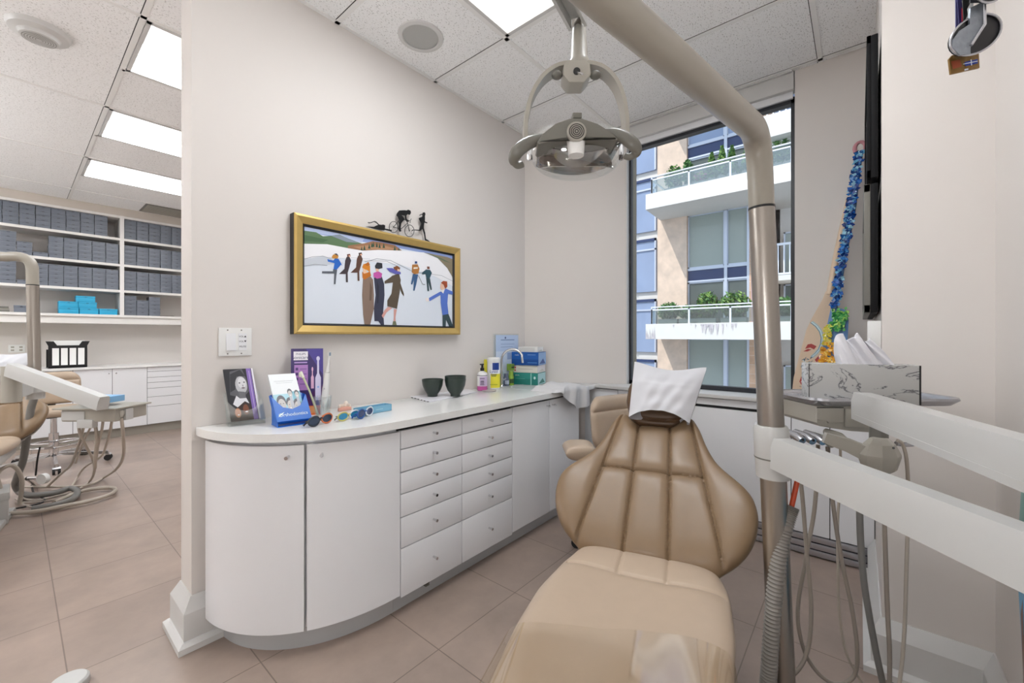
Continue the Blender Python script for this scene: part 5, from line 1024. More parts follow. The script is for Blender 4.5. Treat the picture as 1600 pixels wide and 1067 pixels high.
# far base cabinets and worktop
YC = 6.56
b = B(); b.box((-1.4, YC - .02, CT - .022), (2.875, YF - .001, CT)); b.fin('worktop', 'quartz', label='long narrow worktop under the far wall shelves', cat='worktop')
def farcab(x0, x1, kind, label):
    b = B(); b.box((x0, YC + .02, .105), (x1, YF - .002, CT - .024)); c = b.fin('base_cabinet', 'dark_gap', label=label, cat='cabinet', loc=((x0 + x1) / 2, YC, 0))
    b = B(); b.box((x0, YC + .05, 0), (x1, YC + .07, .105)); b.fin('toe_kick', 'dental_cream', c)
    if kind == 'dr':
        zz = [.797, .735, .668, .604, .540, .438, .322, .108][:]; zz = [.797, .742, .672, .610, .540, .436, .322, .108][:7] + [.108]
        for a, bb in zip(zz, zz[1:]):
            b = B(); b.box((x0 + .002, YC, bb + .002), (x1 - .002, YC + .018, a - .002)); d = b.fin('drawer', 'white_gloss', c); knob(d, x1 - .07, YC, (a + bb) / 2)
    else:
        b = B(); b.box((x0 + .002, YC, .108), (x1 - .002, YC + .018, .797)); d = b.fin('door', 'white_gloss', c); knob(d, x1 - .03 if kind == 'r' else x0 + .03, YC, .745)
farcab(-.19, .110, 'r', 'white far cabinet door behind the tan chair, leftmost'); farcab(.110, .420, 'l', 'white far cabinet door directly right of the steel post'); farcab(.420, .731, 'r', 'white far cabinet door behind the hanging tubes'); farcab(.731, 1.035, 'l', 'white far cabinet door next to the narrow drawer stack'); farcab(1.035, 1.70, 'dr', 'white far cabinet with a stack of shallow drawers')
# file rack, papers, socket
fr = thing('file_rack', 'black letter file rack full of white papers on the far worktop', 'file rack', (.39, 6.72, CT)); x0, x1 = .225, .56; zf = CT + .001; yf = 6.68
b = B(); b.prism([(x0, yf, zf + .29), (x0 + .02, yf, zf + .24), (x0 + .02, yf, zf), (x1 - .02, yf, zf), (x1 - .02, yf, zf + .24), (x1, yf, zf + .29), (x1 - .06, yf, zf + .29), (x1 - .085, yf, zf + .245), (x0 + .085, yf, zf + .245), (x0 + .06, yf, zf + .29)], (0, .012, 0))
fo_ = b
for k in range(4):
    a = x0 + .045 + k * .0645; b.box((a + .004, yf - .002, zf + .03), (a + .054, yf + .0, zf + .215), 1)
b.box((x0 + .02, yf, zf), (x1 - .02, yf + .12, zf + .012)); b.box((x0 + .01, yf + .12, zf), (x1 - .01, yf + .13, zf + .2)); b.fin('rack_frame', ['black', 'paper'], fr)
for k in range(5):
    b = B(); b.box((x0 + .03 + .004 * k, yf + .016 + .02 * k, zf + .014), (x1 - .045 + .004 * k, yf + .022 + .02 * k, zf + .285 + .006 * (k % 3))); b.fin('folder', 'paper', fr)
b = B(); b.prism([(-.10, 6.60, zf), (.17, 6.62, zf), (.19, 6.78, zf), (-.06, 6.8, zf)], (0, 0, .012)); b.fin('paper_stack', cm('e3dc8a'), label='pale yellow papers on the far worktop beside the steel post', cat='papers')
b = B(); b.box((-.03, YF - .007, .99), (.09, YF - .0005, 1.075), 0, bev=.002)
for xq in (.0, .06):
    for z in (1.015, 1.048): b.box((xq - .012, YF - .0085, z - .009), (xq + .012, YF - .0065, z + .009), 1)
b.fin('wall_socket', ['white_plastic', 'dental_cream'], label='white double wall socket above the yellow papers', cat='wall socket')
# ------------------------------------------------------------------ second dental station in the far room
ch2 = dup(ch, None, 'tan leather dental chair in the far room, cut by the left edge'); C2 = V((-.16, 4.35, 0)); dl = math.radians(62)
ch2.location = C2 + Matrix.Rotation(dl, 3, 'Z') @ (V(ch.location) - C0); ch2.rotation_euler = (0, 0, dl)
hc2 = dup(hcov, C2 + Matrix.Rotation(dl, 3, 'Z') @ (V(hcov.location) - C0), 'white cover on the headrest of the far room chair at the left edge', rz=dl)
PB = P(58, 600, 2.75); pbase = V((PB.x, PB.y, 0))
lp2 = dup(lp, pbase, 'dental lamp on a steel post in the far room'); lp2.rotation_euler = (0, 0, math.radians(-20))
for c_ in list(lp2.children):
    if c_.name.split('.')[0] in ('floor_plate', 'post'): bpy.data.objects.remove(c_)
ptop = pbase + Matrix.Rotation(math.radians(-20), 3, 'Z') @ (pt0 - wloc(lp)); R2 = Matrix.Rotation(math.radians(20), 3, 'Z')
b = B(); l0 = pt0 - wloc(lp); l1 = l0 + dr * .74; b.cyl(l0, l1, R_, 0, 30); b.lathe([(R_, -.01), (.045, -.01), (.045, .05), (R_, .05)], 1, 28, o=l1); po_ = b.fin('post', ['steel', 'dental_white'], None, loc=(0, 0, 0)); po_.parent = lp2

st2 = dup(st, None, 'tan stool behind the hanging tubes in the far room'); s2 = P(84, 700, 3.75); st2.location = (s2.x, s2.y, 0); st2.rotation_euler = (0, 0, math.radians(20))
d2 = thing('delivery_unit', 'white arm and instrument tray head standing in the far room', 'dental delivery unit', pbase + V((0, 0, .9)))
q = lambda u, v, d: P(u, v, d)
b = B(); c_ = q(58, 600, 2.75); b.lathe([(.034, 0), (.048, 0), (.048, .075), (.034, .08)], 0, 28, o=(pbase.x, pbase.y, .80)); b.fin('post_collar', 'dental_white', d2)
b = B(); b.sweep([q(58, 596, 2.75), q(16, 612, 2.62)], armprof(.052, .03)); b.fin('lower_arm', 'dental_white', d2, ang=.3)
b = B(); b.cyl(q(18, 628, 2.61), q(18, 572, 2.61), .045, 0, 24); b.fin('elbow', 'dental_cream', d2)
b = B(); b.sweep([q(18, 577, 2.59), q(162, 630, 2.45)], armprof(.040, .03)); b.fin('upper_arm', 'dental_white', d2, ang=.3)
tc_ = q(158, 634, 2.62); b = B(); M = frame(tc_, RT, FW, UP); b.box((-.20, -.10, -.01), (.18, .16, .0), M=M, bev=.004); b.box((-.165, -.08, -.085), (.165, .14, -.01), M=M, bev=.008); b.box((-.16, -.084, -.075), (-.02, -.078, -.02), 1, M=M); b.cbox((.17, .0, -.05), (.02, .05, .07), 1, M=M); b.fin('instrument_head', ['dental_cream', 'dental_white'], d2)
b = B(); b.box((-.045, -.07, -.055), (.055, -.03, .0), M=frame(q(148, 652, 2.6), RT, FW, UP), bev=.012); b.fin('control_head', 'dental_white', d2)
for u in (132, 140, 164, 174, 190):
    b = B(); h0 = q(u, 646, 2.58); b.tube([h0 + UP * .02, h0, h0 - UP * .022], .017, 0, 12, [.7, 1, .6]); b.fin('instrument_holder', 'dental_cream', d2)
b = B(); M = frame(q(152, 631, 2.64) + V((0, 0, .0)), RT, FW, UP); b.box((-.08, -.03, .012), (.11, .07, .05), M=M, bev=.002); b.box((-.06, -.0305, .020), (.08, -.0295, .042), 1, M=M); b.fin('glove_box', [cm('7fb2dc', .4), cm('b9d6ee')], label='pale blue glove box on the far room instrument tray', cat='box')
k_ = 3.556
def t2(label, pts, dep, r, mat='tube_light', floor=False, name='handpiece_tube', cat='tube'):
    b = B(); w_ = []
    for i, (x, y) in enumerate(pts):
        u, v = x / k_, 560 + y / k_
        p = P(u, v, dep[i] if isinstance(dep, (list, tuple)) else dep)
        if p.z < .012 or (isinstance(dep, (list, tuple)) and dep[i] == 0): p = onZ(u, v, .014 + r)
        w_.append(p)
    b.tube(sm(w_, 5), r, 0, 8); b.fin(name, mat, label=label, cat=cat, ang=1)
t2('pale tube, leftmost of those hanging from the far tray', [(445, 320), (440, 400), (470, 470), (515, 560), (525, 620), (500, 680), (440, 725)], [2.6, 2.65, 2.7, 2.8, 2.9, 0, 0], .008)
t2('pale tube slanting left towards the stool caster', [(475, 325), (455, 420), (430, 500), (395, 590), (340, 640), (260, 715)], [2.6, 2.7, 2.8, 2.95, 3.1, 0], .008)
t2('pale tube hanging straight from the far control head', [(525, 345), (537, 440), (530, 540), (528, 610)], [2.6, 2.62, 2.68, 2.75], .009)
t2('pale tube hooked behind the far control head', [(520, 350), (480, 430), (450, 500), (420, 580)], [2.62, 2.7, 2.8, 2.9], .006)
t2('thin tube right of the far control head', [(575, 320), (565, 400), (545, 480), (535, 560)], [2.6, 2.62, 2.66, 2.7], .007)
t2('thin tube sweeping left across the floor tiles', [(625, 320), (612, 400), (590, 480), (560, 545), (470, 605), (430, 660), (400, 710)], [2.6, 2.7, 2.8, 3.0, 3.3, 0, 0], .007)
t2('rightmost pale tube ending in a coupling above the floor', [(675, 330), (685, 430), (685, 540), (650, 610), (580, 660), (500, 700), (400, 712), (130, 714)], [2.58, 2.62, 2.8, 3.1, 0, 0, 0, 0], .009)
t2('long pale hose looping out across the far floor', [(60, 860), (200, 850), (350, 820), (500, 790), (600, 760), (640, 735), (620, 718), (520, 724), (430, 745), (300, 800)], 9, .014, 'tube_light', name='floor_hose', cat='hose')
t2('thick grey hose bending from the far arm to the floor', [(205, 185), (172, 280), (152, 420), (130, 560), (95, 660), (85, 700), (110, 745), (180, 760), (300, 748), (390, 722), (430, 742), (400, 782), (300, 815), (180, 835)], [2.85, 2.85, 2.85, 2.9, 2.95, 3.0, 0, 0, 0, 0, 0, 0, 0, 0], .020, 'tube_dark', name='supply_hose', cat='hose')
t2('black cable dropping beside the far steel post', [(222, 492), (208, 560), (198, 650)], 2.85, .005, 'black', name='cable', cat='cable')
t2('black cable curling on the floor below the far chair', [(175, 705), (190, 750), (245, 780), (235, 800), (150, 822), (60, 838)], 9, .006, 'black', name='cable', cat='cable')
for k, pts in enumerate((((110, 770), (200, 790), (330, 760), (400, 750)), ((100, 800), (180, 800), (280, 790), (390, 770)), ((90, 780), (150, 820), (260, 830), (400, 790)))):
    t2(('upper', 'middle', 'lower')[k] + ' one of three thin tubes bundled on the far floor', list(pts), 9, .007, 'tube_grey', name='floor_tube')
fp = thing('foot_control', 'round white foot pedal disc standing beside the far chair', 'foot control', onZ(62, 768, 0)); b = B(); c_ = P(64, 749, 3.02); b.cyl(c_, c_ + FW * .03, .037, 0, 28); b.fin('pedal_disc', 'white_plastic', fp)
b = B(); b.cyl(c_ + FW * .03, c_ + FW * .03 - RT * .14, .012, 0, 12); b.cyl(c_ + FW * .02 - RT * .12, onZ(62, 768, 0) + FW * .1 - RT * .12, .015, 0, 12); b.fin('pedal_rod', 'chrome', fp)
jb_ = thing('junction_box', 'white floor utility box at the left edge below the far chair', 'utility box', (-.12, 4.15, 0))
b = B(); b.box((-.30, 4.07, 0), (-.015, 4.30, .17), bev=.01); b.box((-.305, 4.063, .15), (-.010, 4.31, .20), bev=.012); b.fin('box_body', 'dental_white', jb_)
b = B(); b.tube(sm([V((-.05, 4.2, .2)), V((-.06, 4.2, .30)), V((-.0, 4.22, .33)), V((.04, 4.25, .22)), V((.03, 4.3, .05))], 6), .012, 0, 10); b.fin('coiled_tube', 'tube_light', jb_)
fd = onZ(107, 1066, .02); b = B(); b.lathe([(0, 0), (.050, 0), (.052, .006), (.050, .024), (.044, .03), (0, .03)], 0, 36, o=(fd.x, fd.y, 0)); b.fin('floor_disc', 'dental_white', label='small round white disc on the floor at the bottom left', cat='floor cover')
# ------------------------------------------------------------------ screens on the side of the pillar
for z0, z1, yf_, nm, tilt in ((1.745, 2.265, -.020, 'black wall screen, upper of the two beside the window', 0), (1.255, 1.725, -.018, 'black wall screen with silver bezel, lower of the two', .02)):
    t = thing('wall_screen', nm, 'screen', (2.4, -.06, z0)); b = B(); b.box((2.0, -.052, z0), (2.80, yf_ - .012, z1), bev=.004); b.fin('casing', 'screen_casing', t)
    b = B(); fr_ = [((2.0, z0), (2.80, z0 + .03)), ((2.0, z1 - .03), (2.80, z1)), ((2.0, z0), (2.022, z1)), ((2.778, z0), (2.80, z1))]
    for a, c in fr_: b.box((a[0], yf_ - .0125, a[1]), (c[0], yf_ - (.0 if tilt == 0 else -.006), c[1]), bev=.002)
    b.fin('bezel', 'dental_grey' if tilt else 'screen_casing', t); b = B(); b.box((2.021, yf_ - .0125, z0 + .029), (2.779, yf_ - .006, z1 - .029)); b.fin('display', 'black_screen', t)
    b = B(); b.box((2.3, -.0598, (z0 + z1) / 2 - .1), (2.5, -.0515, (z0 + z1) / 2 + .1)); b.fin('wall_bracket', 'dental_grey', t)
b = B(); b.box((1.985, -.0598, 1.12), (2.03, -.022, 1.225), bev=.003); b.fin('cable_box', 'white_plastic', label='small white cable box under the lower wall screen', cat='cable cover')
# ------------------------------------------------------------------ decorated paddles in the window corner
mk('paddle_wood', 'd8c0a6', .45, noise=(8, .08, (3, 3, .4)))
k5 = 5.335; g5 = lambda x, y, X: onX(1220 + x / k5, 440 + y / k5, X)
w3 = lambda u, v: onX(u, v, 2.845 if v < 330 else 2.845 - .13 * (v - 330) / 285)
def pw3(pts, off=0): return [w3(u, v) + V((off, 0, 0)) for u, v in pts]
pd = thing('wooden_paddle', 'natural wood canoe paddle with red and blue painted blade in the corner', 'paddle', w3(1255, 612))
blade = [(1238, 608), (1240, 590), (1250, 552), (1260, 515), (1268, 498), (1277, 482), (1285, 468), (1290, 455), (1300, 457), (1299, 470), (1297, 490), (1294, 512), (1288, 545), (1282, 575), (1276, 598), (1268, 611)]
b = B(); b.prism(pw3(blade), (.012, 0, 0), bev=.003); b.fin('blade', 'paddle_wood', pd)
def stripe(b, pts, wd, m, off=-.0008):
    w_ = pw3(pts, off)
    for p, q_ in zip(w_, w_[1:]):
        d = (q_ - p).normalized(); s_ = d.cross(V((1, 0, 0))).normalized() * wd / 2; b.poly([p + s_, q_ + s_, q_ - s_, p - s_], m)
b = B()
arc = [(1268, 503), (1276, 509), (1282, 517), (1285, 527), (1284, 537), (1280, 546), (1274, 553), (1268, 558)]
stripe(b, arc, .014, 0, -.0006); stripe(b, arc, .0035, 1, -.0009); stripe(b, [(u - 2, v + 1) for u, v in arc], .002, 3, -.0010)
for pts in (((1258, 545), (1262, 538), (1268, 537), (1276, 541), (1272, 546), (1266, 543)), ((1255, 549), (1262, 545), (1268, 546), (1262, 549)), ((1273, 562), (1279, 556), (1280, 562), (1276, 566)), ((1249, 596), (1252, 588), (1259, 586), (1263, 592), (1259, 600), (1252, 601)), ((1254, 582), (1262, 575), (1264, 583), (1259, 588))): b.poly(pw3(pts, -.0010), 2)
random.seed(5)
for k in range(26):
    u, v = random.uniform(1252, 1268), random.uniform(560, 576); stripe(b, [(u, v), (u + random.uniform(-4, 4), v + random.uniform(-4, 4)), (u + random.uniform(-2, 6), v + random.uniform(-5, 3))], .0025, random.choice((3, 3, 1)), -.0012)
for k in range(10):
    u, v = random.uniform(1249, 1262), random.uniform(585, 606); stripe(b, [(u, v), (u + random.uniform(-3, 3), v + random.uniform(-3, 3))], .0022, random.choice((4, 3)), -.0014)
b.fin('blade_painting', [cm('9fc4cc'), cm('dfe9ea'), cm('a83a36'), cm('2c5c78'), cm('e8dcd4')], pd, fix=False, smooth=0)
b = B(); sh_ = [w3(1296, 460), w3(1305, 410), w3(1316, 360), w3(1327, 310)]; b.tube([p + V((.006, 0, 0)) for p in sm(sh_, 4)], .0155, 0, 14); b.fin('shaft', 'paddle_wood', pd)
w4 = lambda u, v: onX(u, v, 2.80 if v < 240 else 2.80 - .11 * (v - 240) / 370)
md = thing('mosaic_paddle', 'paddle covered in blue, green and yellow mosaic pieces leaning in the corner', 'paddle', w4(1290, 610))
b = B(); b.tube([w4(1343, 240), w4(1333, 320), w4(1318, 400), w4(1306, 468), w4(1303, 482)], .014, 0, 12); bl2 = [(1298, 482), (1308, 480), (1322, 484), (1326, 500), (1325, 520), (1322, 560), (1315, 608), (1280, 608), (1282, 560), (1288, 530), (1294, 500)]
b.prism([w4(u, v) for u, v in bl2], (.012, 0, 0), bev=.002); b.fin('paddle_core', cm('5e86b8'), md)
def chips(name, fn, n, cols, sz):
    b = B()
    for k in range(n):
        p = fn(); r = random.uniform(.6, 1.2) * sz; nrm = V((-1, random.uniform(-.6, .6), random.uniform(-.6, .6))).normalized(); a = random.uniform(0, 6.28); e1_ = nrm.cross(UP).normalized(); e2_ = nrm.cross(e1_); mi = random.randrange(len(cols))
        pts = [p + e1_ * (r * random.uniform(.6, 1.1) * math.cos(a + q_)) + e2_ * (r * random.uniform(.6, 1.1) * math.sin(a + q_)) for q_ in (0, 1.5, 3.1, 4.6)]; b.prism([x - V((.014, 0, 0)) for x in pts], nrm * -.002, mi)
    o = b.fin(name, [cm(c, .2) for c in cols], md, smooth=0); o['kind'] = 'stuff'
def onshaft():
    t = random.random(); v = 238 + t * 242; u = 1343 - (v - 240) / 240 * 39; p = w4(u, v); return p + V((random.uniform(-.004, .002), random.uniform(-.018, .018), 0))
chips('blue_mosaic', onshaft, 330, ['1d4fa0', '2f79c4', '123a7c', '6fb6dc', '1a5fb8', '9fd0e6', '24408a'], .013)
def inr(u0, u1, v0, v1, sl=0): return lambda: (lambda v: w4(random.uniform(u0, u1) - (v - v0) * sl, v))(random.uniform(v0, v1))
chips('green_mosaic', inr(1300, 1325, 482, 516, .12), 90, ['3f9a50', '6cc26c', '2c7a44', 'a4d46a'], .013)
chips('yellow_mosaic', inr(1290, 1300, 508, 540, .1), 40, ['e8dc5a', 'f0e888', 'd6c83c'], .012)
chips('orange_mosaic', inr(1284, 1310, 535, 572, .1), 90, ['f0b83c', 'e8a028', 'f6d06a', 'd88a20'], .013)
b = B(); c_ = w4(1344, 231); b.tube([c_ + V((0, .022 * math.cos(a), .030 * math.sin(a))) for a in [2 * math.pi * k / 16 for k in range(16)]], .009, 0, 8, closed=True); b.fin('grip', cm('c88a92'), md)
# ------------------------------------------------------------------ medals on a hook rail on the right wall
MD = .90; rl = P(1524, 40, MD); rx = rl.x
rail = thing('medal_rail', 'dark wall rail holding the race medals above the frame', 'rail', (rx, YR, 2.32))
b = B(); b.cyl((rx, YR + .001, 2.33), (rx, rl.y + .09, 2.33), .006, 0, 12); b.cyl((rx, YR + .0005, 2.33), (rx, YR + .008, 2.33), .02, 0, 16); b.fin('rod', 'black_metal', rail)
m_ = lambda u, v, d=0: P(u, v, MD + d)
def up_to(b, u0, u1, v, mat, d=0, w2=.02):
    p0, p1 = m_(u0, v, d), m_(u1, v, d); c = (p0 + p1) / 2; top_ = V((rx, min(c.y, rl.y + .085), 2.331)); b.prism([p0, p1, top_ + RT * .012, top_ - RT * .012], FW * .0015, mat)
md1 = thing('race_medal', 'dark oval race medal with an angled silver strap', 'medal', m_(1524, 85))
def oval(cx, cy, rx_, ry_, ang, n=28): return [(cx + rx_ * math.cos(a) * math.cos(ang) - ry_ * math.sin(a) * math.sin(ang), cy + rx_ * math.cos(a) * math.sin(ang) + ry_ * math.sin(a) * math.cos(ang)) for a in [2 * math.pi * k / n for k in range(n)]]
b = B(); b.prism([m_(u, v) for u, v in oval(1524.5, 54, 44, 27, -.55)], FW * .006, bev=.0015); b.fin('disc', 'black_metal', md1)
b = B(); pts = [m_(u, v, -.002) for u, v in oval(1524.5, 54, 44, 27, -.55, 36)]; b.tube(pts, .0022, 0, 8, closed=True); b.fin('rim', 'silver', md1)
mk('pewter', '8e949c', .35, metal=.6, noise=(60, .3), bump=(120, .6))
b = B(); b.prism([m_(u, v, -.006) for u, v in ((1516, 12), (1536, 2), (1540, 2), (1539, 37), (1516, 72), (1517, 84), (1500, 86), (1489, 74), (1489, 62), (1500, 47), (1516, 38))], FW * .004, bev=.001); b.fin('relief', 'pewter', md1)
b = B(); b.tube([m_(1538, 0, -.008), m_(1538.5, 38, -.008), m_(1517, 71, -.008)], .003, 0, 8); b.fin('silver_edge', 'silver', md1)
b = B(); up_to(b, 1516, 1540, 4, 0, -.004); b.fin('ribbon', cm('3a3a44'), md1)
md2 = thing('race_medal', 'bronze plaque medal with small blue and white flags', 'medal', m_(1507, 115))
pq = [(1483, 92), (1488, 86), (1500, 85), (1510, 83), (1524, 79), (1530, 84), (1531, 106), (1486, 116)]
mk('bronze', '8a6a3a', .4, metal=.5, noise=(50, .35), bump=(100, .6))
b = B(); b.prism([m_(u, v, .03) for u, v in pq], FW * .004, bev=.001); b.fin('plaque', 'bronze', md2)
b = B(); PL = lambda pts, mi, d: b.poly([m_(u, v, .03 - d) for u, v in pts], mi)
PL([(1507, 97), (1527.5, 92), (1528, 99), (1508, 103.5)], 0, .0008); PL([(1505, 99.6), (1527.5, 94.8), (1527.6, 96), (1505, 100.8)], 1, .0012); PL([(1516.5, 93), (1518, 92.6), (1519, 102), (1517.5, 102.4)], 1, .0013); PL([(1486, 96), (1500, 93), (1503, 104), (1489, 108)], 2, .0008); PL([(1507, 108), (1513, 106.6), (1513, 109), (1507, 110.5)], 1, .0008)
b.fin('flag_relief', [cm('1f3a9a'), cm('dfe6f0'), cm('a04a28')], md2, smooth=0, fix=False)
b = B(); up_to(b, 1494, 1500, 86, 0, .034); b.fin('ribbon', cm('3c3a78'), md2)
md3 = thing('race_medal', 'round dark medal peeking in at the very top edge', 'medal', m_(1545, 5, .02)); b = B(); b.prism([m_(u, v, -.02) for u, v in oval(1545, -14, 22, 18, -.2)], FW * .005, bev=.001); b.fin('disc', 'black_metal', md3)
b = B(); b.tube([m_(u, v, -.0215) for u, v in oval(1545, -14, 22, 18, -.2)], .002, 0, 8, closed=True); b.fin('rim', 'silver', md3); b = B(); up_to(b, 1538, 1552, -20, 0, -.02); b.fin('ribbon', 'black', md3)
rb = thing('medal_ribbon', 'navy and red medal ribbon hanging left of the oval medal', 'ribbon', m_(1500, 44, .02)); b = B(); b.prism([m_(u, v, .02) for u, v in ((1496, 0), (1503, 0), (1506, 36), (1499, 45))], FW * .001, 0); b.prism([m_(u, v, .0185) for u, v in ((1503, 12), (1506, 20), (1507, 36), (1503, 38))], FW * .001, 1); up_to(b, 1496, 1506, 1, 0, .02); b.fin('band', [cm('322c66'), cm('c8384a')], rb)
rb = thing('medal_ribbon', 'black and white lace ribbon between the navy ribbon and the strap', 'ribbon', m_(1510, 36, .01)); b = B(); b.prism([m_(u, v, .012) for u, v in ((1504, 0), (1520, 0), (1518, 12), (1512, 34), (1506, 36))], FW * .001, 0); b.prism([m_(u, v, .010) for u, v in ((1517, 4), (1522, 2), (1520, 14), (1516, 24), (1514, 36), (1508, 36), (1513, 22), (1512, 14))], FW * .001, 1); up_to(b, 1505, 1520, 1, 0, .012); b.fin('band', ['black', 'paper'], rb)
# painted board on the right wall at the frame's edge
b = B(); mb_ = [cm('3aa0cc', .3), cm('22304c', .3), cm('6a3a24', .3), cm('e9f2f4', .3)]; yb = YR + .03; xw = lambda u: onY(u, 600, yb).x
x0_, x1_ = xw(1660), xw(1590); zt1 = onY(1592, 915, yb).z
b.prism([(x1_, yb, zt1), (x1_ - .02, yb, zt1 + .03), (x0_, yb, zt1 + .04), (x0_, yb, .12), (x1_ - .25, yb, .10), (x1_ - .06, yb, .3)], (0, -.028, 0), 0, bev=.004)
for k in range(5): a = x1_ - .04 - .05 * k; b.prism([(a, yb + .0003, zt1 - .02), (a + .014, yb + .0003, zt1 - .06), (a - .006, yb + .0003, zt1 - .2), (a + .004, yb + .0003, zt1 - .42), (a - .03, yb + .0003, zt1 - .42), (a - .022, yb + .0003, zt1 - .2)], (0, -.001, 0), 1 if k % 2 else 2)
b.fin('painted_board', mb_, label='blue and brown painted board at the right edge by the floor', cat='painted board')
tg = onY(1598, 805, YR + .015); b = B(); b.prism([(tg.x + .010, YR + .004, tg.z + .06), (tg.x + .028, YR + .004, tg.z - .03), (tg.x - .05, YR + .004, tg.z - .03), (tg.x - .05, YR + .004, tg.z + .06)], (0, .012, 0), bev=.002); b.fin('wall_tag', cm('5f9a92', .3), label='small teal glass piece on the wall above the white arm, right edge', cat='ornament')
# ------------------------------------------------------------------ the building across the street
XF = 11.2; XO = 10.0; FH = 3.19
mk('render_pink', 'c9a8a8', .8); mk('bldg_frame', 'c3cad8', .4, metal=.3); mk('spandrel', '2c3c66', .3); mk('win_blind', '9aa39c', .12, noise=(30, .12, (1, 12, .1))); mk('win_blue', '8e9fbe', .1, noise=(1.2, .15)); mk('win_dark', '59605c', .1, noise=(2, .3)); mk('slab', 'dcdad6', .8, noise=(5, .05)); mk('rail_white', 'e2e6ee', .4)
def slab_mat():
    m = MATS['slab']; nt = m.node_tree
slab_mat()
mk('stain', 'c2bcc0', .9, noise=(14, .4)); mk_clear('rail_glass', 'dfe9ea', .18, .02); mk('asphalt', '6a6a6a', .9)
ap = thing('apartment_building', 'brick apartment building with white balconies across the street', 'building', (XF, 2.5, -6))
b = B(); b.box((XF, 3.44, -6), (XF + 1.2, 4.205, 13)); b.box((XF + .9, 1.50, -6), (XF + 1.6, 3.44, 13)); b.box((XF + .05, 1.60, -6), (XF + .9, 2.02, 13)); b.fin('brick_wall', 'brick', ap, smooth=0)
b = B(); b.box((XF + .9, -6, -6), (XF + 6, 1.60, 13)); b.box((XF + 1.6, 1.4, -6), (XF + 6, 4.3, 13)); b.fin('core_wall', 'slab', ap, smooth=0)
zf = [1.46 + FH * k for k in range(-2, 4)]            # balcony floor levels
for k, z in enumerate(zf[:-1]):
    # window band between the brick pier and the mullion at 2.02
    def win(y0, y1, za, zb, mat, x=XF + .12):
        b = B(); b.box((x, y0, za), (x + .06, y1, zb), 0); f = .035
        for a, c in (((y0, za), (y1, za + f)), ((y0, zb - f), (y1, zb)), ((y0, za), (y0 + f, zb)), ((y1 - f, za), (y1, zb))): b.box((x - .03, a[0], a[1]), (x, c[0], c[1]), 1)
        b.fin('window', [mat, 'bldg_frame'], ap, smooth=0)
    lowm = k < 2
    win(2.56, 3.44, z, z + 1.10, 'win_dark'); win(2.02, 2.52, z, z + 1.10, 'win_dark')
    b = B(); b.box((XF + .10, 2.02, z + 1.12), (XF + .2, 3.44, z + 1.42)); b.fin('spandrel_panel', 'spandrel', ap, smooth=0)
    b = B(); b.box((XF + .06, 2.02, z + 1.10), (XF + .16, 3.44, z + 1.14)); b.box((XF + .06, 2.02, z + 1.40), (XF + .16, 3.44, z + 1.46)); b.box((XF + .05, 2.50, z), (XF + .16, 2.57, z + FH - .38)); b.box((XF + .05, 2.02, z), (XF + .16, 2.07, z + FH - .38)); b.fin('mullions', 'bldg_frame', ap, smooth=0)
    win(2.56, 3.44, z + 1.46, z + 2.84, 'win_blue' if k >= 3 else 'win_blind'); win(2.02, 2.52, z + 1.46, z + 2.84, 'win_blue' if k >= 3 else 'win_blind')
    # right-hand recess window
    win(.2, 1.40, z + .1, z + .95, 'win_dark', XF + .7); win(.2, 1.40, z + 1.05, z + 2.2, 'win_blind', XF + .7)
    b = B(); b.prism([(XO, 4.05, z - .365), (XO, -6, z - .365), (XF + .9, -6, z - .365), (XF + .9, 4.12, z - .365), (XF, 4.12, z - .365)], (0, 0, .37)); 
    b.fin('balcony_slab', 'slab', ap, smooth=0)
    # railing: posts, rails, glass
    b = B()
    for y in (3.92, 3.04, 2.17, 1.05, .1): b.box((XO + .05, y - .018, z), (XO + .085, y + .018, z + .36))
    b.box((XO + .05, -6, z + .33), (XO + .085, 3.92, z + .362)); b.box((XO + .03, -6, z + .40), (XO + .10, 3.92, z + .425)); b.box((XO + .05, 3.9, z + .33), (XF + .5, 3.935, z + .362)); b.box((XO + .05, 3.9, z + .0), (XO + .085, 3.935, z + .42)); b.fin('railing', 'rail_white', ap, smooth=0)
    b = B(); b.box((XO + .06, -6, z + .02), (XO + .07, 3.90, z + .33)); b.fin('rail_glass', 'rail_glass', ap, smooth=0)
# weather stains on the lower slab face
b = B()
random.seed(11)
for k in range(26):
    y = random.gauss(2.45, .28); h_ = random.uniform(.05, .3) * max(.2, 1 - abs(y - 2.45) / .8); w_ = random.uniform(.008, .03); b.poly([(XO - .002 - .0006 * k, y - w_, 1.44), (XO - .002 - .0006 * k, y + w_, 1.44), (XO - .002 - .0006 * k, y + w_ * .3, 1.44 - h_), (XO - .002 - .0006 * k, y - w_ * .2, 1.44 - h_)])
for k in range(14):
    y = random.uniform(3.8, 4.04); h_ = random.uniform(.05, .3); b.poly([(XO - .002 - .0006 * k, y - .02, 1.10), (XO - .002 - .0006 * k, y + .02, 1.10), (XO - .002 - .0006 * k, y + .005, 1.10 + h_)])
b.fin('rain_stains', 'stain', ap, smooth=0, fix=False)
for za, zb_, m_ in ((5.74, 7.4, 'win_blue'), (4.70, 5.12, 'win_blind')): win(-1.2, .72, za, zb_, m_, XF + .62); win(.76, 1.58, za, zb_, m_, XF + .62)
b = B(); b.box((XF + .04, 1.62, 1.46), (XF + .05, 1.98, 4.2), 0); b.fin('pink_wall', 'render_pink', ap, smooth=0)
b = B(); b.cyl((XF + .03, 1.84, 2.44), (XF - .03, 1.84, 2.44), .09, 0, 20); b.cyl((XF - .03, 1.84, 2.44), (XF - .035, 1.84, 2.44), .07, 1, 20); b.fin('wall_lamp', ['black', 'paper'], ap)
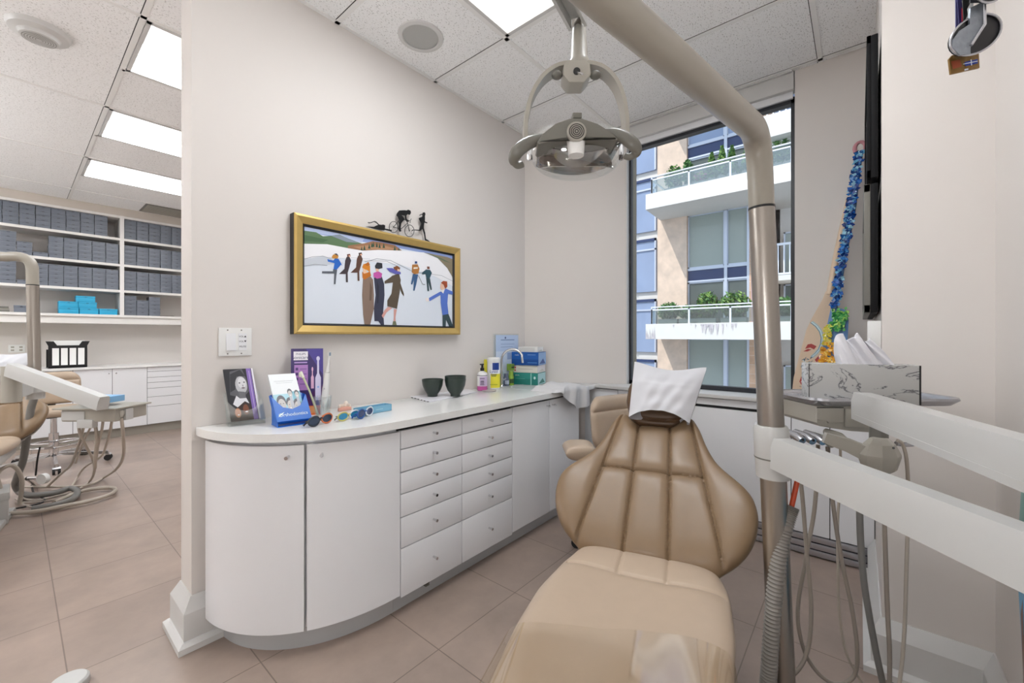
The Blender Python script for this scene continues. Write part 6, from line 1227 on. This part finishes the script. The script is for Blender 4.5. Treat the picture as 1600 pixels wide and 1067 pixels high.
# juliet railing in the recess
for z in (2.55, 5.70):
    b = B(); x = XF - .15 if z < 4 else XO + .06; y0, y1 = (.2, 1.58) if z < 4 else (-.5, 1.7); zb_, zt_ = (z, z + .66) if z < 4 else (5.72, 6.4)
    b.box((x, y0, zt_), (x + .04, y1, zt_ + .05)); b.box((x, y0, zb_), (x + .04, y1, zb_ + .04))
    n = int((y1 - y0) / .11)
    for k in range(n + 1): b.box((x + .01, y0 + k * .11 - .012, zb_), (x + .03, y0 + k * .11 + .012, zt_))
    b.fin('bar_railing', 'rail_white', ap, smooth=0)
b = B(); b.box((XO, -6, 5.27), (XF + .6, 1.75, 5.70)); b.box((XO + .3, -6, 5.12), (XF + .6, 1.75, 5.27)); b.box((XF - .15, .2, 2.42), (XF + .6, 1.58, 2.54)); b.fin('ledge', 'slab', ap, smooth=0)
# recessed blue-glass bay at the far left
b2 = thing('office_wing', 'blue-glazed wing with white spandrels left of the brick pier', 'building', (12.6, 6, -6))
b = B(); b.box((12.6, 4.21, -6), (13.3, 9, 13)); b.fin('wing_wall', 'slab', b2, smooth=0)
for k in range(-2, 4):
    z0_ = 2.53 + 1.85 * (k) ; z1_ = z0_ + 1.62
    for y0, y1 in ((4.74, 5.42), (5.46, 6.3)):
        b = B(); b.box((12.52, y0, z0_), (12.58, y1, z1_ - .08), 0); b.box((12.48, y0, z1_ - .36), (12.52, y1, z1_ - .31), 1); b.box((12.48, y0, z0_), (12.52, y0 + .04, z1_), 1); b.box((12.48, y1 - .03, z0_), (12.52, y1, z1_), 1); b.box((12.48, y0, z1_ - .08), (12.56, y1, z1_), 2); b.fin('window', ['win_blue', 'bldg_frame', 'spandrel'], b2, smooth=0)
b = B(); b.box((XBACK, -30, -6.2), (60, 40, -6)); b.fin('street', 'asphalt', kind='structure', loc=(10, 0, -6))
# plants on the balconies
mk('leaf_light', '7fa04e', .6, noise=(6, .3)); mk('leaf_dark', '3f6a3a', .6, noise=(6, .3)); mk('leaf_mid', '5c8548', .6, noise=(6, .3)); mk('flower_pink', 'c87a98', .6); mk('pot', 'b9b4ac', .7); mk('bark', '5a4a3a', .8)
def leafcloud(b, n, fn, sz, mats):
    for k in range(n):
        p = fn(); a = V((random.gauss(0, 1), random.gauss(0, 1), random.gauss(0, 1))).normalized(); c = a.orthogonal().normalized() ; d = a.cross(c); s_ = sz * random.uniform(.6, 1.3)
        b.poly([p - c * s_, p + d * s_ * .45, p + c * s_, p - d * s_ * .45], random.randrange(mats))
def cypress(x, y, z, h_, r, label):
    t = thing('potted_cypress', label, 'shrub', (x, y, z)); b = B(); b.lathe([(0, 0), (.10, 0), (.13, .16), (0, .16)], 0, 14, o=(x, y, z)); b.fin('pot', 'pot', t); b = B(); b.cyl((x, y, z + .1), (x, y, z + h_ * .9), .015); b.fin('stem', 'bark', t)
    def f():
        q_ = random.random() ** 1.2; rr2 = r * (1 - q_) ** .8 * (.45 + .55 * random.random()); a = random.uniform(0, 6.28); return V((x + rr2 * math.cos(a), y + rr2 * math.sin(a), z + .14 + q_ * h_))
    b = B(); leafcloud(b, 1300, f, .045, 3); b.fin('foliage', ['leaf_mid', 'leaf_light', 'leaf_dark'], t, smooth=0, fix=False)
def shrub(x, y, z, ry, rz, label, mats=('leaf_light', 'leaf_mid', 'leaf_dark'), n=700, sz=.045):
    rz = rz * 1.3; ry = ry * 1.1; t = thing('leafy_shrub', label, 'shrub', (x, y, z)); b = B(); b.box((x - .12, y - ry * .8, z), (x + .12, y + ry * .8, z + .12), bev=.01); b.fin('planter', 'pot', t)
    b = B()
    for k in range(5): b.cyl((x, y + ry * (k - 2) * .25, z + .1), (x, y + ry * (k - 2) * .4, z + rz), .01)
    b.fin('stems', 'bark', t)
    def f():
        a = V((random.gauss(0, 1), random.gauss(0, 1), random.gauss(0, 1))).normalized() * random.uniform(.5, 1); return V((x + a.x * .16, y + a.y * ry, z + .12 + rz * .5 + a.z * rz * .55))
    b = B(); leafcloud(b, n, f, sz, len(mats)); b.fin('foliage', list(mats), t, smooth=0, fix=False)
zu, zl = 1.465 + FH, 1.465
xp = XO + .35
for y, h_, lb_ in ((2.40, .60, 'slim potted cypress, leftmost on the upper balcony'), (2.62, .50, 'low potted cypress next to the pink flowers'), (2.20, .55, 'slim potted cypress, third from the left on the upper balcony'), (1.88, .60, 'slim potted cypress just left of the steel post'), (1.33, .62, 'slim potted cypress, first one right of the steel post'), (1.18, .66, 'slim potted cypress, second one right of the steel post'), (1.02, .66, 'slim potted cypress by the right window frame')):
    cypress(xp, y, zu, h_ + .10, .16, lb_)
shrub(xp, 3.48, zu, .22, .42, 'open leafy shrub at the left corner of the upper balcony'); shrub(xp, 3.15, zu, .12, .46, 'dark round shrub beside the leafy corner shrub', ('leaf_dark', 'leaf_mid')); shrub(xp, 2.85, zu, .16, .18, 'low pink flowers in a trough on the upper balcony', ('flower_pink', 'leaf_light'), 350, .035)
shrub(xp, 3.60, zl, .26, .30, 'dense green shrub at the left corner of the lower balcony', n=900); shrub(xp, 3.12, zl, .24, .24, 'low pale green shrub on the lower balcony, second from left', n=700); shrub(xp, 2.72, zl, .24, .46, 'tall bright shrub in the middle of the lower balcony', n=900); shrub(xp, 2.15, zl, .30, .44, 'spreading shrub on the lower balcony beside the steel post', n=900); shrub(xp, 1.20, zl, .2, .30, 'dark shrub on the lower balcony at the right window edge', ('leaf_dark', 'leaf_mid'), 500)
